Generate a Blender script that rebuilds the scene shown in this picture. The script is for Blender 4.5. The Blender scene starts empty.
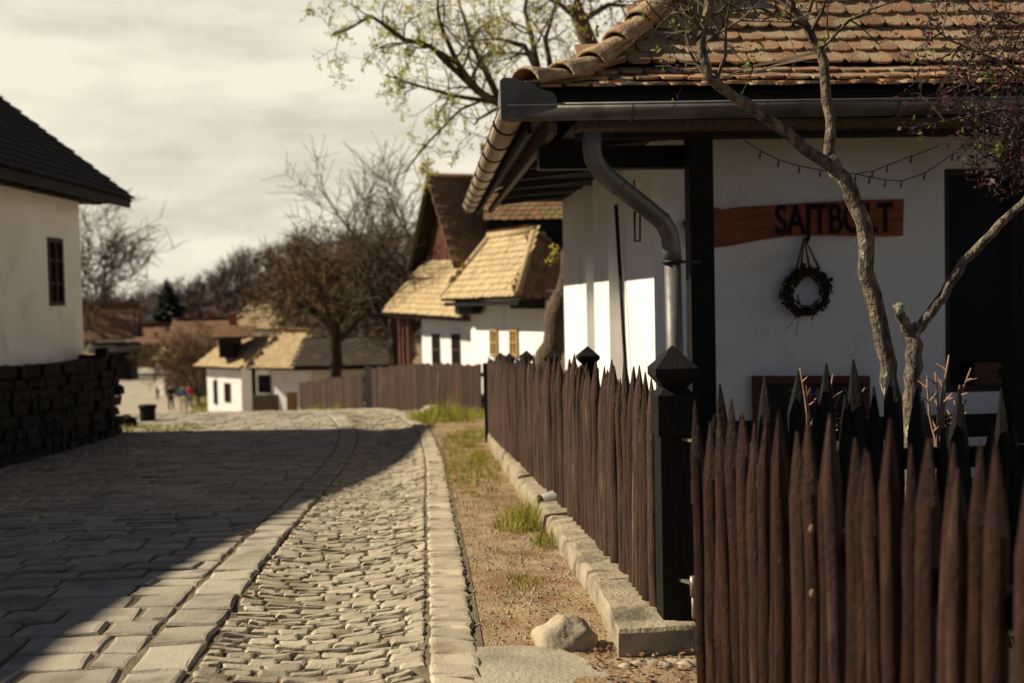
import bpy, math, random
from mathutils import Vector as V, Matrix, noise as mnoise
R_ = math.radians
scn = bpy.context.scene
COL = scn.collection
random.seed(7)

# ------------------------------------------------------------------ camera
FPX, CX, CY = 1200.0, 512.0, 341.5
CAM = V((0, 0, 1.6))
PITCH = math.atan(49.5 / FPX)
ROLL = R_(1.2)
cF = V((0, math.cos(PITCH), -math.sin(PITCH)))
_R0 = V((1, 0, 0)); _U0 = V((0, math.sin(PITCH), math.cos(PITCH)))
cR = _R0 * math.cos(ROLL) - _U0 * math.sin(ROLL)
cU = _U0 * math.cos(ROLL) + _R0 * math.sin(ROLL)
cam_d = bpy.data.cameras.new('camera'); cam = bpy.data.objects.new('camera', cam_d); COL.objects.link(cam)
cam.matrix_world = Matrix(((cR.x, cU.x, -cF.x, CAM.x), (cR.y, cU.y, -cF.y, CAM.y), (cR.z, cU.z, -cF.z, CAM.z), (0, 0, 0, 1)))
cam_d.sensor_width = 36; cam_d.lens = FPX * 36 / 1024
cam_d.clip_start = 0.05; cam_d.clip_end = 2000
cam_d.dof.use_dof = True; cam_d.dof.focus_distance = 6.2; cam_d.dof.aperture_fstop = 1.9
scn.camera = cam

def ray(px, py):
    return cF + cR * ((px - CX) / FPX) + cU * ((CY - py) / FPX)
def P(px, py, Y):                       # a point of the place at depth Y along this line of sight
    d = ray(px, py); return CAM + d * (Y / d.y)
def PP(px, py, o, n):                   # line of sight meets a plane
    d = ray(px, py); return CAM + d * ((o - CAM).dot(n) / d.dot(n))

# ------------------------------------------------------------------ ground shape
def curve(pts):
    xs = [p[0] for p in pts]; ys = [p[1] for p in pts]; n = len(pts)
    dl = [(ys[i+1]-ys[i])/(xs[i+1]-xs[i]) for i in range(n-1)]
    m = [dl[0]] + [0 if dl[i-1]*dl[i] <= 0 else 2*dl[i-1]*dl[i]/(dl[i-1]+dl[i]) for i in range(1, n-1)] + [dl[-1]]
    def f(x):
        if x <= xs[0]: return ys[0] + m[0]*(x-xs[0])
        if x >= xs[-1]: return ys[-1] + m[-1]*(x-xs[-1])
        i = 0
        while x > xs[i+1]: i += 1
        h = xs[i+1]-xs[i]; t = (x-xs[i])/h
        return ((1+2*t)*(1-t)**2*ys[i] + t*(1-t)**2*h*m[i] + t*t*(3-2*t)*ys[i+1] + t*t*(t-1)*h*m[i+1])
    return f
street = curve([(-6, 0.0), (0, 0), (5.4, -.03), (12, -.38), (18, -.70), (21, -.76), (24, -.80), (29, -1.2), (34, -1.7), (45, -2.78), (62, -4.45), (76, -5.5), (100, -5.8), (130, -6.05), (170, -6.3), (420, -8.2)])
rightz = curve([(-6, 0), (0, 0), (8, -.02), (18, -.4), (25, -.75), (34, -1.35), (45, -2.75), (62, -4.5), (76, -5.55), (100, -5.85), (170, -6.3), (420, -8.2)])
xr = curve([(-6, .6), (0, .2), (4.95, -.148), (8.7, -.42), (19.2, -1.28), (24, -2.2), (29, -4.2), (34, -7.0), (45, -11.2), (62, -16.6), (76, -20.2), (97, -27), (125, -36), (175, -50)])
def sstep(t): t = max(0, min(1, t)); return t*t*(3-2*t)
def tz(x, y):
    w = sstep((x - xr(y) - .9) / 1.6)
    z = street(y)*(1-w) + rightz(y)*w
    z += .012*mnoise.noise(V((x*1.7, y*1.7, 3))) * sstep((x - xr(y) - .02)/.3)
    return z

# ------------------------------------------------------------------ mesh helpers
class MB:
    def __init__(s): s.v = []; s.f = []; s.m = []; s.sm = []
    def add(s, vs, fs, m=0, smooth=False):
        o = len(s.v); s.v.extend([V(a) for a in vs])
        for f in fs: s.f.append(tuple(i+o for i in f)); s.m.append(m); s.sm.append(smooth)
    def poly(s, pts, m=0): s.add(pts, [tuple(range(len(pts)))], m)
    def obox(s, o, ex, ey, ez, m=0):
        o, ex, ey, ez = V(o), V(ex), V(ey), V(ez)
        if ex.cross(ey).dot(ez) < 0: ex, ey = ey, ex
        vs = [o, o+ex, o+ex+ey, o+ey, o+ez, o+ex+ez, o+ex+ey+ez, o+ey+ez]
        s.add(vs, [(3,2,1,0),(4,5,6,7),(0,1,5,4),(1,2,6,5),(2,3,7,6),(3,0,4,7)], m)
    def cbox(s, c, ux, uy, sx, sy, sz, m=0):     # centre of the bottom, axes, sizes
        c, ux, uy = V(c), V(ux), V(uy)
        s.obox(c - ux*sx/2 - uy*sy/2, ux*sx, uy*sy, V((0,0,sz)), m)
    def beam(s, a, b, w, h, m=0, up=(0,0,1)):
        a, b = V(a), V(b); d = (b-a).normalized(); x = d.cross(V(up)).normalized(); z = x.cross(d)
        s.obox(a - x*w/2 - z*h/2, x*w, b-a, z*h, m)
    def tube(s, pts, rad, n=8, m=0, smooth=True, caps=True, fn=None):
        pts = [V(p) for p in pts]
        if not isinstance(rad, (list, tuple)): rad = [rad]*len(pts)
        d = (pts[1]-pts[0]).normalized()
        x = d.orthogonal().normalized(); vs = []
        for i, p in enumerate(pts):
            if i == 0: t = pts[1]-pts[0]
            elif i == len(pts)-1: t = pts[-1]-pts[-2]
            else: t = (pts[i+1]-p).normalized() + (p-pts[i-1]).normalized()
            t = t.normalized() if t.length > 1e-9 else d
            x = (x - t*x.dot(t)); x = x.normalized() if x.length > 1e-6 else t.orthogonal().normalized()
            y = t.cross(x)
            for k in range(n):
                a = 2*math.pi*k/n; r = rad[i]
                if fn: r *= fn(i, k)
                vs.append(p + x*(math.cos(a)*r) + y*(math.sin(a)*r))
        fs = []
        for i in range(len(pts)-1):
            for k in range(n):
                a, b = i*n+k, i*n+(k+1) % n
                fs.append((a, b, b+n, a+n))
        s.add(vs, fs, m, smooth)
        if caps:
            o = len(s.v)-len(vs)
            s.f.append(tuple(o+k for k in reversed(range(n)))); s.m.append(m); s.sm.append(False)
            s.f.append(tuple(o+len(vs)-n+k for k in range(n))); s.m.append(m); s.sm.append(False)
    def build(s, name, mats, parent=None, base=None):
        if not isinstance(mats, (list, tuple)): mats = [mats]
        off = V(base) if base is not None else (V(parent['_b']) if parent is not None else V((0,0,0)))
        me = bpy.data.meshes.new(name)
        me.from_pydata([tuple(v-off) for v in s.v], [], s.f)
        for mt in mats: me.materials.append(mt)
        me.polygons.foreach_set('material_index', s.m); me.polygons.foreach_set('use_smooth', s.sm)
        me.update()
        o = bpy.data.objects.new(name, me); COL.objects.link(o)
        if parent is not None: o.parent = parent
        else: o.location = off
        o['_b'] = tuple(off)
        return o
def tag(o, label=None, cat=None, group=None, kind=None):
    if label: o['label'] = label
    if cat: o['category'] = cat
    if group: o['group'] = group
    if kind: o['kind'] = kind
    return o
def thing(name, base, label, cat, group=None):
    o = bpy.data.objects.new(name, None); COL.objects.link(o); o.location = V(base); o['_b'] = tuple(V(base))
    o.empty_display_size = .2
    return tag(o, label, cat, group)
def copy_tree(o, parent=None):
    c = o.copy(); COL.objects.link(c); c.parent = parent
    for ch in list(o.children): copy_tree(ch, c)
    return c

# ------------------------------------------------------------------ materials
def mat(name, c1, c2=None, scale=6.0, rough=.85, bump=0.0, bscale=30.0, island=0.0, detail=5, stretch=None, metal=0.0, spec=.3, c3=None, s3=2.0, t3=(.55, .7), bdist=.02, objrand=None):
    m = bpy.data.materials.new(name); m.use_nodes = True
    nt = m.node_tree; N = nt.nodes; L = nt.links
    b = N['Principled BSDF']; b.inputs['Roughness'].default_value = rough; b.inputs['Metallic'].default_value = metal
    b.inputs['Specular IOR Level'].default_value = spec
    if c2 is None and not bump and not island:
        b.inputs['Base Color'].default_value = (*c1, 1); return m
    tc = N.new('ShaderNodeTexCoord'); src = tc.outputs['Object']
    if stretch:
        mp = N.new('ShaderNodeMapping'); mp.inputs['Scale'].default_value = stretch; L.new(src, mp.inputs['Vector']); src = mp.outputs['Vector']
    nz = N.new('ShaderNodeTexNoise'); nz.inputs['Scale'].default_value = scale; nz.inputs['Detail'].default_value = detail
    L.new(src, nz.inputs['Vector'])
    fac = nz.outputs['Fac']
    mr = N.new('ShaderNodeMapRange'); mr.inputs['From Min'].default_value = .3; mr.inputs['From Max'].default_value = .7
    L.new(fac, mr.inputs['Value']); fac = mr.outputs['Result']
    if island:
        g = N.new('ShaderNodeNewGeometry')
        mx = N.new('ShaderNodeMix'); mx.data_type = 'FLOAT'; mx.inputs[0].default_value = island
        L.new(fac, mx.inputs[2]); L.new(g.outputs['Random Per Island'], mx.inputs[3]); fac = mx.outputs[0]
    mc = N.new('ShaderNodeMix'); mc.data_type = 'RGBA'
    mc.inputs[6].default_value = (*c1, 1); mc.inputs[7].default_value = (*(c2 or c1), 1)
    L.new(fac, mc.inputs[0]); outc = mc.outputs[2]
    if c3:
        n3 = N.new('ShaderNodeTexNoise'); n3.inputs['Scale'].default_value = s3; n3.inputs['Detail'].default_value = 6
        L.new(src, n3.inputs['Vector'])
        r3 = N.new('ShaderNodeMapRange'); r3.inputs['From Min'].default_value = t3[0]; r3.inputs['From Max'].default_value = t3[1]
        L.new(n3.outputs['Fac'], r3.inputs['Value'])
        m3 = N.new('ShaderNodeMix'); m3.data_type = 'RGBA'; L.new(r3.outputs['Result'], m3.inputs[0]); L.new(outc, m3.inputs[6]); m3.inputs[7].default_value = (*c3, 1)
        outc = m3.outputs[2]
    if objrand:
        oi = N.new('ShaderNodeObjectInfo'); ro = N.new('ShaderNodeMapRange'); ro.inputs['To Min'].default_value = objrand[0]; ro.inputs['To Max'].default_value = objrand[1]; L.new(oi.outputs['Random'], ro.inputs['Value'])
        hs = N.new('ShaderNodeHueSaturation'); L.new(ro.outputs['Result'], hs.inputs['Value']); L.new(outc, hs.inputs['Color'])
        sr = N.new('ShaderNodeMapRange'); sr.inputs['To Min'].default_value = 1.25; sr.inputs['To Max'].default_value = .95; L.new(oi.outputs['Random'], sr.inputs['Value']); L.new(sr.outputs['Result'], hs.inputs['Saturation'])
        outc = hs.outputs['Color']
    L.new(outc, b.inputs['Base Color'])
    if bump:
        nb = N.new('ShaderNodeTexNoise'); nb.inputs['Scale'].default_value = bscale; nb.inputs['Detail'].default_value = 6
        L.new(src, nb.inputs['Vector'])
        bp = N.new('ShaderNodeBump'); bp.inputs['Strength'].default_value = bump; bp.inputs['Distance'].default_value = bdist
        L.new(nb.outputs['Fac'], bp.inputs['Height']); L.new(bp.outputs['Normal'], b.inputs['Normal'])
    return m

M = {}
M['dirt'] = mat('dirt', (.30, .215, .12), (.17, .115, .06), 2.2, .95, .6, 45, c3=(.115, .13, .035), s3=1.1, t3=(.52, .68))
M['sand'] = mat('sand', (.40, .285, .16), (.22, .15, .08), 5, .95, .7, 50, c3=(.22, .125, .055), s3=3.2, t3=(.5, .65), bdist=.03)
M['joint'] = mat('joint_dirt', (.19, .15, .095), (.11, .085, .052), 8, .95, .5, 60)
M['paver'] = mat('paver_stone', (.46, .40, .30), (.23, .20, .155), 9, .8, .5, 55, bdist=.008, island=.68, c3=(.20, .165, .115), s3=3.5, t3=(.52, .70))
M['cobble'] = mat('cobble_stone', (.52, .45, .32), (.29, .245, .175), 9, .8, .5, 70, bdist=.008, island=.7, c3=(.24, .185, .115), s3=3.5, t3=(.52, .70))
M['kerb'] = mat('kerb_stone', (.40, .335, .225), (.22, .18, .12), 6, .9, .8, 40, c3=(.13, .11, .07), s3=4, t3=(.54, .66))
M['concrete'] = mat('concrete', (.40, .345, .25), (.29, .245, .17), 4, .9, .5, 50, c3=(.2, .17, .11), s3=2.4)
M['boulder'] = mat('boulder', (.46, .38, .26), (.30, .245, .165), 9, .9, .7, 40, bdist=.008)
M['picket'] = mat('picket_wood', (.062, .025, .0155), (.015, .007, .005), 5, .60, .8, 26, objrand=(.5, 1.25), island=.0, stretch=(9, 9, 1.3), c3=(.105, .056, .036), s3=2.2, t3=(.6, .76), spec=.22)
M['picket2'] = mat('picket_wood_worn', (.085, .042, .026), (.026, .014, .010), 5, .65, .8, 26, objrand=(.55, 1.35), stretch=(9, 9, 1.3), c3=(.16, .09, .055), s3=2.5, t3=(.58, .74), spec=.3)
M['fenceboard'] = mat('fence_board', (.075, .034, .018), (.026, .013, .008), 4, .75, .6, 20, island=.6, stretch=(6, 6, 1), c3=(.115, .068, .038), s3=1.5, t3=(.56, .74))
M['glass_reflect'] = mat('glass_pale_reflection', (.20, .19, .185), (.11, .105, .10), 3, .3, spec=.5)  # pale reflection put into the base colour of the panes
M['zinc_pipe'] = mat('zinc_pipe', (.17, .155, .135), (.11, .10, .088), 5, .5, .15, 20, metal=.3, spec=.4)
M['blackwood'] = mat('black_wood', (.012, .009, .008), (.005, .004, .0035), 4, .65, .5, 20, stretch=(8, 8, 1), spec=.15)
M['pale_wood'] = mat('pale_brown_wood', (.26, .18, .12), (.16, .10, .065), 20, .8)
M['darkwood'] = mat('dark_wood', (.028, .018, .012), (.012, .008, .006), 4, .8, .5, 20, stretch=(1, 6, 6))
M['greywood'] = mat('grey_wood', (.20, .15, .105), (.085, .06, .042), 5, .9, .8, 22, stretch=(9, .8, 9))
M['plaster'] = mat('white_plaster', (.86, .84, .80), (.78, .755, .71), 1.1, .95, .45, 6, bdist=.03, c3=(.60, .545, .46), s3=1.7, t3=(.56, .82))
M['plaster_old'] = mat('aged_plaster', (.70, .655, .58), (.61, .565, .49), 1.2, .95, .25, 8, bdist=.03)
M['tile'] = mat('clay_tile', (.44, .245, .125), (.155, .08, .046), 14, .85, .6, 60, island=.7, c3=(.36, .29, .17), s3=5, t3=(.46, .64))
M['tile_mossy'] = mat('mossy_tile', (.34, .18, .095), (.17, .10, .055), 10, .9, .5, 60, island=.75, c3=(.24, .19, .07), s3=4, t3=(.5, .65))
M['tile_pale'] = mat('lichen_tile', (.56, .43, .24), (.36, .255, .135), 8, .9, .6, 50, island=.5, c3=(.27, .185, .085), s3=5, t3=(.56, .75))
M['tile_red'] = mat('red_tile', (.27, .14, .08), (.15, .085, .052), 4, .9, .3, 20, island=.6)
M['tile_dark'] = mat('dark_tile', (.028, .021, .017), (.014, .011, .009), 4, .9, .4, 20, island=.5)
M['tile_brown'] = mat('brown_tile', (.085, .06, .04), (.04, .03, .022), 4, .9, .4, 20, island=.6, c3=(.13, .10, .05), s3=2)
M['ridge'] = mat('ridge_clay', (.44, .27, .14), (.19, .11, .062), 7, .9, .8, 35, c3=(.40, .34, .2), s3=9, t3=(.45, .66))
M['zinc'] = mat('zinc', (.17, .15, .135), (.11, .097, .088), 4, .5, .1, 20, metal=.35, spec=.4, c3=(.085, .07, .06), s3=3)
M['zinc_side'] = mat('zinc_sunlit', (.42, .33, .22), (.30, .23, .15), 4, .55, .15, 20, metal=.2, spec=.4)  # lighter copy of the zinc: sunlight put into the street-side gutter colour
M['iron'] = mat('black_iron', (.02, .018, .017), (.01, .009, .009), 9, .5, .2, 40, metal=.3)
M['steel'] = mat('worn_steel', (.30, .27, .22), (.16, .13, .10), 20, .5, metal=.5)
M['sign'] = mat('sign_wood', (.33, .095, .038), (.19, .052, .022), 2.5, .65, .5, 9, stretch=(1, 1, 9))
M['letter'] = mat('letter_paint', (.012, .008, .007))
M['chalk'] = mat('chalk', (.15, .145, .16))
M['board'] = mat('chalkboard', (.018, .016, .018), (.012, .01, .011), 8, .7)
M['redwood'] = mat('red_frame_wood', (.13, .042, .022), (.07, .024, .014), 4, .6, .4, 12, stretch=(1, 1, 6))
M['wreath'] = mat('wreath_twigs', (.055, .03, .018), (.02, .012, .008), 30, .9, island=.5)
M['ribbon'] = mat('jute_ribbon', (.20, .11, .055), (.13, .07, .035), 30, .95)
M['glass'] = mat('dark_glass', (.006, .005, .006), rough=.25, spec=.08)
M['frame'] = mat('window_frame', (.045, .028, .02), (.028, .017, .012), 6, .7)
M['shutter'] = mat('yellow_shutter', (.42, .27, .10), (.3, .18, .07), 6, .7)
M['bark'] = mat('grey_bark', (.26, .20, .135), (.035, .026, .02), 16, .95, 1.0, 34, stretch=(1.7, 1.7, 1), bdist=.03, c3=(.40, .35, .26), s3=9, t3=(.58, .68))
M['bark_dark'] = mat('dark_bark', (.085, .06, .042), (.04, .028, .02), 8, .95, .8, 20, stretch=(3, 3, 1))
M['bark_pink'] = mat('brown_bark', (.23, .14, .10), (.10, .06, .045), 8, .95, .7, 20, stretch=(3, 3, 1))
M['bark_brown'] = mat('brown_grey_bark', (.15, .105, .068), (.05, .034, .023), 6, .95, 1.0, 14, stretch=(2.2, 2.2, .8), bdist=.06)
M['twig'] = mat('twigs', (.10, .07, .045), (.05, .034, .023), 4, .9)
M['twig_ochre'] = mat('ochre_twigs', (.20, .125, .05), (.085, .052, .026), 2, .9)
M['twig_red'] = mat('red_twigs', (.34, .22, .14), (.19, .095, .06), 12, .8)
M['leaf_y'] = mat('spring_leaf', (.56, .50, .07), (.34, .33, .05), 4, .6, island=.7)
M['leaf_g'] = mat('green_leaf', (.20, .26, .035), (.10, .14, .02), 4, .6, island=.7)
M['leaf_p'] = mat('purple_leaf', (.105, .042, .045), (.042, .018, .024), 6, .55, island=.7)
M['leaf_ochre'] = mat('ochre_bud', (.16, .115, .03), (.09, .06, .022), 4, .8, island=.7)
M['grass'] = mat('grass_blade', (.40, .38, .05), (.20, .22, .03), 3, .7, island=.6)
M['grass_dry'] = mat('dry_grass', (.33, .24, .09), (.20, .14, .05), 3, .8, island=.6)
M['litter'] = mat('dry_leaf', (.22, .12, .06), (.11, .055, .03), 9, .85, island=.7)
M['conifer'] = mat('conifer_needles', (.017, .022, .011), (.007, .010, .006), 3, .8, island=.6)
M['hill'] = mat('hill_soil', (.095, .062, .04), (.055, .036, .025), .05, .95)
M['forest'] = mat('bare_forest', (.115, .072, .05), (.05, .033, .025), .06, .95, island=.6, c3=(.10, .085, .04), s3=.03)
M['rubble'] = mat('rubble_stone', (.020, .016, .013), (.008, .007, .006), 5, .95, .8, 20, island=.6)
M['stonebase'] = mat('grey_stone', (.20, .16, .11), (.12, .095, .065), 6, .95, .6, 20)
M['farroad'] = mat('far_road', (.42, .355, .26), (.33, .28, .205), 3, .9, .6, 14, c3=(.24, .20, .15), s3=.6)
M['brick'] = mat('chimney_brick', (.27, .095, .05), (.19, .065, .035), 6, .9)
M['skin'] = mat('skin', (.45, .27, .19)); M['hair'] = mat('hair', (.03, .02, .015))
M['c_black'] = mat('black_cloth', (.015, .015, .018)); M['c_teal'] = mat('teal_cloth', (.02, .10, .13)); M['c_red'] = mat('red_cloth', (.45, .03, .04))
M['c_jean'] = mat('blue_jeans', (.05, .07, .13)); M['c_tan'] = mat('tan_cloth', (.36, .27, .18)); M['c_grey'] = mat('grey_cloth', (.10, .10, .12))
M['pipe'] = mat('drain_pipe_plastic', (.26, .245, .21), (.17, .16, .135), 12, .5)
M['bulb'] = mat('unlit_bulb', (.05, .035, .025), rough=.3)

for k_ in ('leaf_y', 'leaf_g', 'grass', 'leaf_p'):
    nt_ = M[k_].node_tree; b_ = nt_.nodes['Principled BSDF']; out_ = [n for n in nt_.nodes if n.type == 'OUTPUT_MATERIAL'][0]
    tr_ = nt_.nodes.new('ShaderNodeBsdfTranslucent'); ms_ = nt_.nodes.new('ShaderNodeMixShader'); ms_.inputs[0].default_value = .45
    nt_.links.new(b_.inputs['Base Color'].links[0].from_socket, tr_.inputs['Color'])
    nt_.links.new(b_.outputs[0], ms_.inputs[1]); nt_.links.new(tr_.outputs[0], ms_.inputs[2]); nt_.links.new(ms_.outputs[0], out_.inputs['Surface'])
# ------------------------------------------------------------------ ground sheet
def axis(*segs):
    out = []
    for a, b, st in segs:
        n = max(1, round((b-a)/st)); out += [a + (b-a)*i/n for i in range(n)]
    return out + [segs[-1][1]]
def grid(xs, ys, zf, mb, m=0):
    vs = [(x, y, zf(x, y)) for y in ys for x in xs]; nx = len(xs)
    mb.add(vs, [(j*nx+i, j*nx+i+1, (j+1)*nx+i+1, (j+1)*nx+i) for j in range(len(ys)-1) for i in range(nx-1)], m, True)
def gz_(x, y):
    o = xr(y) - x
    dip = sstep((o-.03)/.12)*sstep((6.55-o)/.4)*(1 if 2.5 < y < 36.5 else 0)
    return tz(x, y) - .13*dip
g = MB()
grid(axis((-300, -60, 20), (-60, -14, 1.5), (-14, -3.5, .4), (-3.5, 3, .12), (3, 12, .8), (12, 60, 4), (60, 300, 20)),
     axis((-6, 3, .5), (3, 26, .16), (26, 60, .6), (60, 180, 3), (180, 600, 20)), gz_, g)
tag(g.build('ground', M['dirt']), kind='structure')

# lanes of the street, as offsets to the left of the outer edge xr(y)
def lane_sheet(name, off0, off1, y0, y1, st, dz, m, nx=6, sag=0.0, hw=None):
    b = MB(); ys = axis((y0, y1, st)); vs = []
    for y in ys:
        for i in range(nx+1):
            t = i/nx; x = xr(y) - (off0 + (off1-off0)*t)
            vs.append((x, y, tz(x, y) + dz - sag*4*t*(1-t)))
    k = nx+1
    b.add(vs, [(j*k+i+1, j*k+i, (j+1)*k+i, (j+1)*k+i+1) for j in range(len(ys)-1) for i in range(nx)], 0, True)
    return b
def stone(b, c, ax, ay, lx, ly, h, rng, m=0, jit=.012, tilt=.006):
    """one hewn stone: bottom ring, shoulder ring, crowned top"""
    cs = []
    for sx, sy in ((-1,-1),(0,-1),(1,-1),(1,0),(1,1),(0,1),(-1,1),(-1,0)):
        k = .985 if sx and sy else 1.0
        cs.append((sx*lx/2*k + rng.uniform(-jit, jit), sy*ly/2*k + rng.uniform(-jit, jit)))
    tx, ty = rng.uniform(-tilt, tilt), rng.uniform(-tilt, tilt)
    hh = h + rng.uniform(-.004, .004)
    bev = min(.014, lx*.12, ly*.12)
    vs = []
    for q, (ins, dz) in enumerate(((0, -.06), (.0, hh-.014), (bev, hh-.002), (bev*2.4, hh+.001))):
        for x, y in cs:
            f = 1 - ins/max(.03, math.hypot(x, y))
            vs.append(c + ax*(x*f) + ay*(y*f) + V((0, 0, dz + (tx*x/lx + ty*y/ly)*2 + rng.uniform(-.002, .002))))
    fs = []
    for r in range(3):
        for k in range(8):
            fs.append((r*8+k, r*8+(k+1) % 8, (r+1)*8+(k+1) % 8, (r+1)*8+k))
    b.add(vs, fs, m, False)
    o = len(b.v)-32
    b.f.append(tuple(o+24+k for k in range(8))); b.m.append(m); b.sm.append(False)
def paved(b, off0, off1, y0, y1, lx, ly, h, rng, sag=0.0, skew=0.0, bond=True, m=0, gap=.014, jit=.012, grow=0.0):
    y = y0
    while y < y1:
        dy = ly*rng.uniform(.8, 1.2)*(1+grow*max(0, (y-10)/20))
        o = off0 + (-rng.uniform(0, .6)*lx if bond else 0)
        while o < off1 - .03:
            w = lx*rng.uniform(.65, 1.35) if bond else (off1-off0)
            a, e = max(o, off0), min(o+w, off1)
            if e - a > .05:
                oc = (a+e)/2; yc = y + dy/2 + rng.uniform(-.012, .012) + (oc-off0)*skew
                x = xr(yc) - oc
                t = (oc-off0)/(off1-off0)
                zc = tz(x, yc) - sag*4*t*(1-t)
                ay = V((xr(yc+.3)-xr(yc-.3), .6, tz(xr(yc+.3)-oc, yc+.3)-tz(xr(yc-.3)-oc, yc-.3))).normalized()
                ax = V((1, -ay.x - skew, 0)).normalized()
                if sag: ax = V((ax.x, ax.y, sag*4*(1-2*t)/(off1-off0)*1.0)).normalized()
                stone(b, V((x, yc, zc)), ax, ay, e-a-gap, dy-gap, h, rng, m, jit)
            o += w
        y += dy
rng = random.Random(3)
YS0, YS1 = 3.2, 36
b = lane_sheet('road', 1.25, 6.6, YS0, YS1, .3, .021, 0, nx=12)
for i in range(len(b.m)): b.m[i] = 1
paved(b, 1.54, 6.5, YS0, YS1, .44, .25, .034, rng, gap=.018, jit=.010)
tag(b.build('road', [M['paver'], M['joint']]), kind='structure')
b = MB(); paved(b, 1.25, 1.53, YS0, YS1, .28, .34, .042, rng, bond=False, gap=.016, jit=.010)
tag(b.build('road_border_kerb', [M['paver']]), kind='structure')
b = lane_sheet('path', .22, 1.26, YS0, YS1, .3, .0215, 0, nx=8, sag=.045)
for i in range(len(b.m)): b.m[i] = 1
paved(b, .24, 1.24, YS0, YS1, .16, .080, .032, rng, sag=.045, skew=-.10, gap=.007, jit=.008)
tag(b.build('path', [M['cobble'], M['joint']]), kind='structure')
b = lane_sheet('path', -.02, .23, YS0, YS1, .3, .026, 0, nx=2)
for i in range(len(b.m)): b.m[i] = 1
paved(b, 0, .235, YS0, YS1, .22, .14, .045, rng, bond=False, skew=.35, gap=.012, jit=.012)
tag(b.build('path_border_kerb', [M['cobble'], M['joint']]), kind='structure')
b = lane_sheet('road_far', .2, 6.6, YS1, 175, .8, .03, 0, nx=8)
tag(b.build('road_beyond', M['farroad']), kind='structure')
# worn sandy verge between the kerb stones and the fence
b = MB(); ys = axis((4.2, 24, .07)); k = 13; vs = []
for y in ys:
    x1 = .44 + (.44+.42)/(5.3-18.2)*(y-5.3) + .04 if y < 18.2 else xr(y) + .9
    if y < 5.3: x1 = 1.4
    for i in range(k):
        t = i/(k-1); x = (xr(y)+.005)*(1-t) + x1*t
        bumpz = .018*mnoise.noise(V((x*5, y*5, 1))) + .010*mnoise.noise(V((x*14, y*14, 5)))
        vs.append((x, y, tz(x, y) + .022 + bumpz*min(1, t*4)))
b.add(vs, [(j*k+i, j*k+i+1, (j+1)*k+i+1, (j+1)*k+i) for j in range(len(ys)-1) for i in range(k-1)], 0, True)
tag(b.build('verge_path', M['sand']), kind='structure')
b = MB(); grid(axis((.78, 8, .15)), axis((2.0, 9.3, .3)), lambda x, y: tz(x, y) + .012 - (.2 if x < .9 and y < 5.3 and False else 0), b)
b.f, b.m, b.sm = map(list, zip(*[(f, m, q) for f, m, q in zip(b.f, b.m, b.sm) if (sum((b.v[i] for i in f), V((0,0,0)))/4).x > 1.45 - .29*((sum((b.v[i] for i in f), V((0,0,0)))/4).y - 1.95)]))
tag(b.build('garden_path', mat('garden_ground', (.035, .024, .016), (.018, .012, .009), 6, .95, .6, 40)), kind='structure')  # darker sheet of ground behind the near fence
# concrete slab in front of the gate
c = [P(474, 700, 4.6), P(475, 660, 5), P(477, 647, 5), P(515, 645, 5), P(556, 647, 5), P(588, 660, 5), P(612, 676, 5), P(618, 700, 5)]
b = MB(); top = []
for p_ in c:
    d = p_ - CAM; s_ = (tz(p_.x, p_.y) + .036 - 1.6)/d.z; top.append(CAM + d*s_)
top = top[::-1]
n = len(top)
b.add([p + V((0,0,-.12)) for p in top] + top, [tuple(range(n, 2*n))] + [(i, (i+1) % n, n+(i+1) % n, n+i) for i in range(n)])
tag(b.build('concrete_path', M['concrete']), kind='structure')

# ------------------------------------------------------------------ grass, litter (uncountable)
def blade(b, p, h, lean, w, a, m=0):
    d = V((math.cos(a), math.sin(a), 0)); s_ = V((-d.y, d.x, 0))*w
    p = V(p); q = p + V((0,0,h*.6)) + d*lean*.4; t = p + V((0,0,h)) + d*lean
    b.add([p-s_, p+s_, q+s_*.7, q-s_*.7, t], [(0,1,2,3), (3,2,4)], m)
def on_ground(px, py):
    d = ray(px, py); lo, hi = 1.0, 200.0
    t = 2.0
    while t < 200:
        p = CAM + d*t
        if p.z < tz(p.x, p.y): break
        t += .05 + t*.002
    return CAM + d*t
gr = MB(); rg = random.Random(11)
def patch(px, py, rx, ry, n, h, dry=.15, big=1.0):
    c = on_ground(px, py)
    for _ in range(n):
        r = math.sqrt(rg.random()); a = rg.uniform(0, 6.283)
        x, y = c.x + math.cos(a)*r*rx, c.y + math.sin(a)*r*ry
        hh = h*rg.uniform(.35, 1.15)*(1.15-.75*r)*(.55 + .9*max(0, mnoise.noise(V((x*6, y*3, 6)))+.4))
        if mnoise.noise(V((x*5, y*2.5, 9))) < -.18: continue
        blade(gr, (x, y, tz(x, y)+.02), hh, hh*rg.uniform(.1, .9), .003*big*rg.uniform(.7, 1.5), rg.uniform(0, 6.283), 1 if rg.random() < dry else 0)
patch(522, 528, .22, .55, 900, .26)
patch(545, 548, .10, .35, 250, .12, .4)
patch(520, 590, .16, .25, 240, .045, .3)
patch(462, 452, .42, 3.2, 1700, .11, .3, 1.6)
patch(468, 440, .4, 1.5, 800, .13, .2, 1.6)
patch(484, 474, .25, 2.6, 1100, .10, .3, 1.5)
patch(480, 462, .12, 1.0, 350, .2, .2, 1.5)
patch(455, 476, .25, 2.0, 900, .09, .45, 1.3)
patch(478, 500, .25, 1.0, 260, .05, .6)
patch(446, 420, .75, 1.1, 1600, .34, .12, 2)
patch(338, 411, 1.1, .5, 700, .26, .2, 2)
patch(148, 432, 1.0, .8, 900, .16, .2, 2)
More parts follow.
